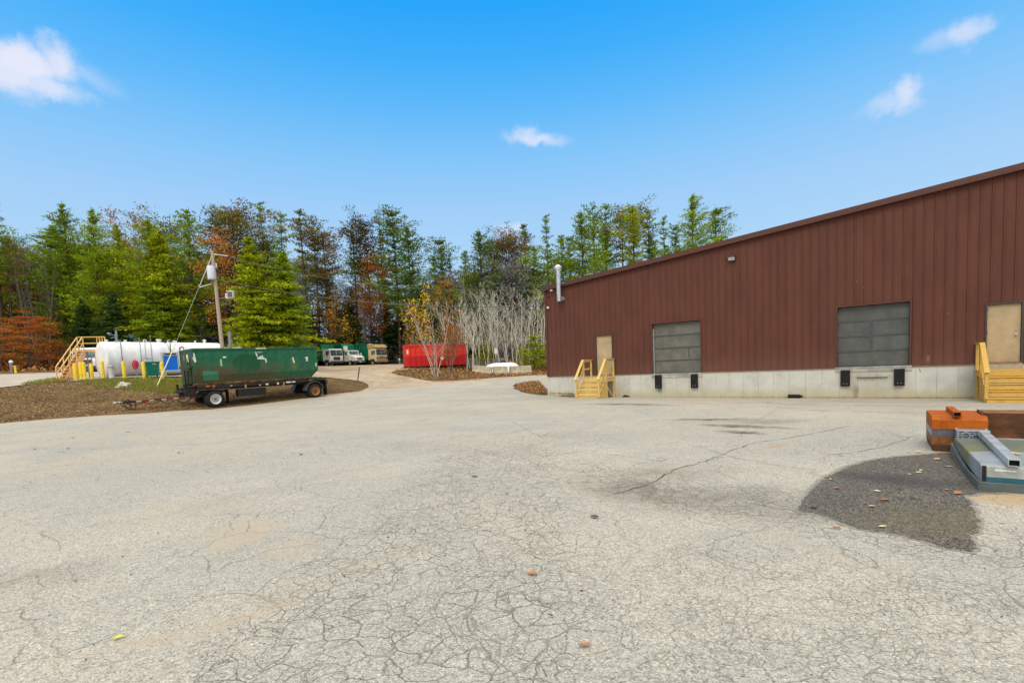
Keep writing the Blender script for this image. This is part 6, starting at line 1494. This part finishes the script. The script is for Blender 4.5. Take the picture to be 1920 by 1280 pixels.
for a in [
 ('pine1', 12, 56, 362, GM, 'tall green pine at the far left edge, its top highest there'),
 ('bare2', 70, 57, 425, GM, 'bare grey multi stemmed tree at left, left one of two beside the big pines'), ('bare0', 98, 58, 412, GM, 'bare grey olive stems of the right tree in the bare group at left'),
 ('hem2', 40, 62, 440, BRG, 'dull olive evergreen behind the bare grey trees at left'),
 ('hem0', 128, 64, 420, GM, 'dense green evergreen between the bare grey trees and the pointed pine'),
 ('big0', 150, 60, 374, GM, 'pointed tall pine left of the dense yellow green pine'), ('big1', 200, 56, 388, GB, 'broad yellow green pine rising above the left end of the tank'),
 ('oak0', 262, 62, 426, (.40, .20, .05), 'orange tinged treetop between the broad pine and the next green pines'), ('big2', 245, 57, 420, GY, 'bright yellow green evergreen behind the left part of the tank'),
 ('pine0', 302, 58, 404, GB, 'slim pointed green pine above the middle of the tank'), ('hem3', 322, 57, 432, GY, 'bushy bright evergreen left of the utility pole'),
 ('red0', 338, 66, 414, BRG, 'brown green pine crown left of the tall leafy pine by the pole'),
 ('pine2', 377, 60, 391, GB, 'tall leafy green pine just left of the utility pole top'), ('oak1', 425, 58, 452, ORG, 'orange leaved tree just right of the utility pole top'),
 ('red1', 432, 68, 398, BRG, 'olive brown pine crown above the pole crossarm'), ('red2', 458, 70, 397, BRN, 'brown pine crown right of the olive brown one'),
 ('hem1', 486, 56, 440, GY, 'dense yellow green evergreen right of the utility pole reaching the ground'), ('hem3', 548, 60, 470, GB, 'green evergreen behind the left half of the green container'),
 ('thin0', 510, 74, 379, GM, 'tallest pine above the green container with layered sparse limbs'), ('thin2', 549, 76, 394, GM, 'slim pine right of the tallest one above the container'), ('thin3', 582, 98, 392, BRG, 'pine with tufted top left of the round brown crown'),
 ('thin1', 600, 99, 405, BRG, 'thin tufted pine close left of the round brown crown'), ('red0', 625, 101, 433, BRN, 'round brown pine crown above the white refuse truck'),
 ('thin1', 672, 102, 413, GD, 'thin green pine with a small bare topped crown above the white bonneted truck'), ('red1', 698, 103, 418, (.11, .075, .03), 'half bare brown pine left of the large dark pine'), ('thin0', 727, 104, 407, GM, 'green pine with twin top just left of the large dark pine'),
 ('pine3', 752, 100, 388, GD, 'large dark green pine with a leaning spike above the cream truck'), ('pine0', 775, 94, 418, GD, 'dark pine joined to the right side of the large spiked pine'),
 ('pine3', 838, 92, 444, GD, 'lone green pine above the left birches'), ('thin2', 824, 95, 480, GD, 'short sparse pine left of the lone pine'), ('thin0', 853, 96, 478, GD, 'short sparse pine right of the lone pine'),
 ('pine0', 907, 86, 427, GD, 'pointed green pine above the birch grove'), ('pine2', 884, 88, 470, GM, 'shorter green pine left of the pointed pine above the birches'), ('red2', 944, 90, 456, BRN, 'left of two brown pine crowns above the birches'),
 ('red0', 973, 90, 440, BRN, 'right of two brown pine crowns above the birches'), ('thin3', 993, 92, 419, GD, 'very thin pine just right of the brown crowns'), ('thin0', 1033, 80, 404, GM, 'tall layered pine left of the flue pipe'),
 ('pine1', 1012, 84, 460, GM, 'shorter pine left of the tall layered pine at the flue'),
 ('pine2', 1060, 78, 440, GB, 'bright pine directly behind the flue pipe'), ('pine0', 1095, 78, 391, GM, 'pine over the low roof, first tall one right of the flue'), ('thin1', 1124, 84, 383, GM, 'slim pine over the roof, second tall one right of the flue'), ('thin3', 1146, 82, 382, GM, 'slim pine over the roof, third tall one right of the flue'),
 ('red1', 1173, 84, 396, BRN, 'brown topped pine over the middle of the low roof'), ('pine3', 1196, 78, 381, GY, 'bright yellow green pine over the low roof'), ('thin2', 1219, 84, 389, GM, 'leaning thin pine between the bright pine and the big roofside pine'),
 ('thin0', 1250, 84, 408, GM, 'open thin pine left of the big roofside pine'), ('big1', 1303, 76, 364, GB, 'biggest green pine rising above the warehouse roof'), ('pine1', 1272, 80, 420, GM, 'low pine tucked left of the biggest roofside pine'), ('pine3', 1346, 80, 385, GM, 'rightmost pine disappearing behind the roof edge'),
 ('pine1', 1140, 90, 430, GM, 'bushy pine filling behind the roof between the slim pines'), ('pine0', 1225, 92, 440, GM, 'low green pine behind the leaning thin pine'), ('pine1', 1075, 88, 440, GD, 'dark pine in the gap behind the flue'),
 ('beech0', 55, 52, 565, RST, 'rust orange beech with layered limbs beside the tan stairs'), ('beech1', 5, 50, 590, ORG, 'orange beech cut by the left edge of the photo'), ('beech2', 92, 55, 590, ORG, 'small orange beech close left of the tan stairs'), ('oak2', 30, 58, 480, (.36, .16, .035), 'orange brown oak above the beeches at left'), ('hem2', 20, 60, 560, GD, 'green sapling among the orange beeches'),
 ('hem0', 165, 54, 560, GDK, 'low dark evergreen behind the top of the tan stairs'), ('hem1', 225, 53, 545, GDK, 'low dark evergreen behind the vent mast'), ('hem3', 290, 54, 530, GM, 'low layered evergreen behind the middle of the tank'), ('hem2', 345, 56, 560, GM, 'low layered evergreen left of the pole base'),
 ('hem0', 520, 60, 520, GM, 'low layered evergreen above the container left part'), ('hem2', 500, 57, 560, GD, 'small dark evergreen above the container rim'),
 ('oak0', 722, 99, 492, RST, 'rust red oak between the trucks and the large pine'), ('oak2', 700, 101, 545, (.3, .08, .02), 'small dark rust oak above the cream truck'), ('maple0', 640, 98, 580, YEL, 'small yellow maple right above the white bonneted truck'), ('maple1', 660, 97, 598, YEL, 'low yellow maple right of the other small yellow one'), ('maple2', 623, 99, 548, (.5, .24, .02), 'small amber leaved tree left of the yellow maples'),
 ('maple1', 797, 60, 548, YEL, 'tall thin yellow leaved maple behind the red dumpster, left one'), ('maple0', 782, 61, 562, (.5, .28, .02), 'thin amber maple at the left end of the red dumpster'), ('oak1', 835, 62, 535, (.40, .22, .06), 'pale orange sapling at the left of the birch grove'), ('maple2', 855, 60, 600, (.45, .15, .02), 'small orange leaved sapling behind the red dumpster'),
 ('beech1', 680, 98, 632, (.34, .10, .05), 'pinkish brown shrub tree right of the yellow maples'), ('beech0', 580, 98, 610, (.18, .05, .02), 'dark red brown shrub tree left of the yellow maples'), ('hem1', 755, 103, 580, GDK, 'dark low evergreen behind the cream truck'),
]:
    tree(*a)
# birch grove
rb = random.Random(5)
bl = ['leftmost birch of the pale grove right of the dumpster', 'birch rising behind the right end of the red dumpster', 'birch clump left of the white heap', 'pale birch over the left barrier', 'forked birch over the gap of the barriers', 'slender birch in the middle of the grove', 'thick stemmed birch in the middle of the grove', 'birch behind the white heap', 'tall pale birch over the right barrier', 'fan shaped birch near the right of the grove', 'leaning birch beside the green shrub', 'rightmost birch against the brown warehouse']
for i, (px, Y, yt) in enumerate(((846, 60, 545), (866, 58, 535), (884, 57, 540), (899, 58.5, 528), (914, 57.5, 532), (928, 59, 526), (941, 58, 538), (952, 59.5, 525), (966, 58, 530), (980, 59, 528), (997, 58, 532), (1012, 60, 540))):
    tree('birch%d' % (i % 5), px, Y, yt+14, (0, 0, 0), bl[i], 'birch_tree group' and 'bare birches in the grove', wide=1.0)
for i, (px, Y) in enumerate(((873, 62), (921, 62), (973, 62), (1018, 63))):
    tree('birch%d' % ((i*2+1) % 5), px, Y, 575+rb.uniform(-8, 22), (0, 0, 0), 'slim pale stem deeper inside the bare birch grove', 'slim stems deeper in the birch grove', brk=(.22, .19, .15))
tree('clump', 816, 49, 562, (.42, .17, .03), 'thin many stemmed bare sapling in front of the red dumpster', wide=.95)
tree('bare1', 876, 53, 520, (.4, .2, .05), 'straight pale trunk at the right end of the red dumpster', brk=(.42, .38, .30), wide=.8)
tree('maple2', 845, 54, 600, (.35, .15, .03), 'scrubby leafless sapling on the leaf bank by the red dumpster', wide=1.1)
for a in (('shrub0', 1000, 56, 632, GY, 'bright green young pine beside the brown warehouse corner', 1.5), ('shrub1', 1016, 58, 645, GB, 'green shrub touching the warehouse corner', 1.3), ('shrub2', 984, 57, 650, GB, 'smaller green young pine left of the bright one', 1.2), ('shrub1', 914, 58, 640, GY, 'yellow green sapling among the birch stems', 1.0), ('shrub0', 897, 59, 655, GB, 'low green sapling left of the sign post', 1.2), ('shrub2', 925, 60, 652, GB, 'low green sapling right of the sign post', 1.0)):
    tree(a[0], a[1], a[2], a[3], a[4], a[5], wide=a[6])
for i, px in enumerate(range(850, 1040, 17)):
    tree(['hem0', 'hem2', 'pine1', 'hem3'][i % 4], px, 74+(i*37 % 11), 545+(i*53 % 40), [GDK, BRG, GDK, (.10, .07, .03)][i % 4], 'dark sapling closing the view behind the birch grove', 'dark saplings behind the birch grove', wide=1.1)
# further rows of the wood
rw = random.Random(11)
for i in range(46):
    px = -60+i*24+rw.uniform(-8, 8); near = px < 530; Y = rw.uniform(66, 84) if near else rw.uniform(100, 116)
    kind = rw.choice(['red0', 'red1', 'red2', 'thin0', 'thin1', 'thin3', 'pine1', 'pine3']); c = rw.choice([GM, GD, BRG, BRN, GD])
    yt = rw.uniform(450, 500) if near else rw.uniform(490, 540)
    tree(kind, px, Y, yt, c, 'tall narrow pine deep in the wood behind the front trees', 'narrow pines deep in the wood')
for i in range(54):
    px = -70+i*20.5+rw.uniform(-8, 8); near = px < 530; Y = rw.uniform(60, 74) if near else rw.uniform(98, 110)
    if 700 < px < 790: continue
    tree(rw.choice(['bare0', 'bare1', 'bare2']), px, Y, rw.uniform(500, 560), GM, 'dark leafless trunk in the dense understorey of the wood', 'leafless trunks in the understorey', brk=rw.choice([(.11, .085, .065), (.15, .12, .095), (.09, .065, .05), (.20, .18, .15)]), wide=rw.uniform(.6, .9))
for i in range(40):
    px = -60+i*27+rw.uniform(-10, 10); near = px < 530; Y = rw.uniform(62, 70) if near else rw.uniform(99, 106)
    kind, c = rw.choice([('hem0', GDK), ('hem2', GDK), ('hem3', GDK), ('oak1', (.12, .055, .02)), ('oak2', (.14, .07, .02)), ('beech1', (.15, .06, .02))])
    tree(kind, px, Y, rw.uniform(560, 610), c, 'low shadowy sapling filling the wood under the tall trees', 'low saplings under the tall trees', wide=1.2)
# undergrowth and the far depth of the wood (nobody could count it)
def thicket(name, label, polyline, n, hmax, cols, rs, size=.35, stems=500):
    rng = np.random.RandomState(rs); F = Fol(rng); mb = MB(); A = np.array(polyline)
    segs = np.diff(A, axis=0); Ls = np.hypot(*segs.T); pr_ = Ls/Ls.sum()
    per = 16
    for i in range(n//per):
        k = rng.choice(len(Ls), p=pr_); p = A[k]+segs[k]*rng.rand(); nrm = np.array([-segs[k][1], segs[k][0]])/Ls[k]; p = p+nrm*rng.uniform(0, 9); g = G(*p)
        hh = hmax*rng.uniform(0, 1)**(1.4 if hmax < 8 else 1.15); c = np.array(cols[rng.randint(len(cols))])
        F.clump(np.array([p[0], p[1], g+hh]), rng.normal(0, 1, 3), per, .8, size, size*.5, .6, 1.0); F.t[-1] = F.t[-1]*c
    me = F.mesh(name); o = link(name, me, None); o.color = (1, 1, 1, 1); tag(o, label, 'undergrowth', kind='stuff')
    return o
wl = [tuple(at(px, 690, Y)[:2]) for px, Y in ((-80, 60), (100, 60), (300, 59), (480, 62), (540, 74), (575, 99), (740, 99), (800, 86), (860, 74), (960, 69), (1060, 69))]
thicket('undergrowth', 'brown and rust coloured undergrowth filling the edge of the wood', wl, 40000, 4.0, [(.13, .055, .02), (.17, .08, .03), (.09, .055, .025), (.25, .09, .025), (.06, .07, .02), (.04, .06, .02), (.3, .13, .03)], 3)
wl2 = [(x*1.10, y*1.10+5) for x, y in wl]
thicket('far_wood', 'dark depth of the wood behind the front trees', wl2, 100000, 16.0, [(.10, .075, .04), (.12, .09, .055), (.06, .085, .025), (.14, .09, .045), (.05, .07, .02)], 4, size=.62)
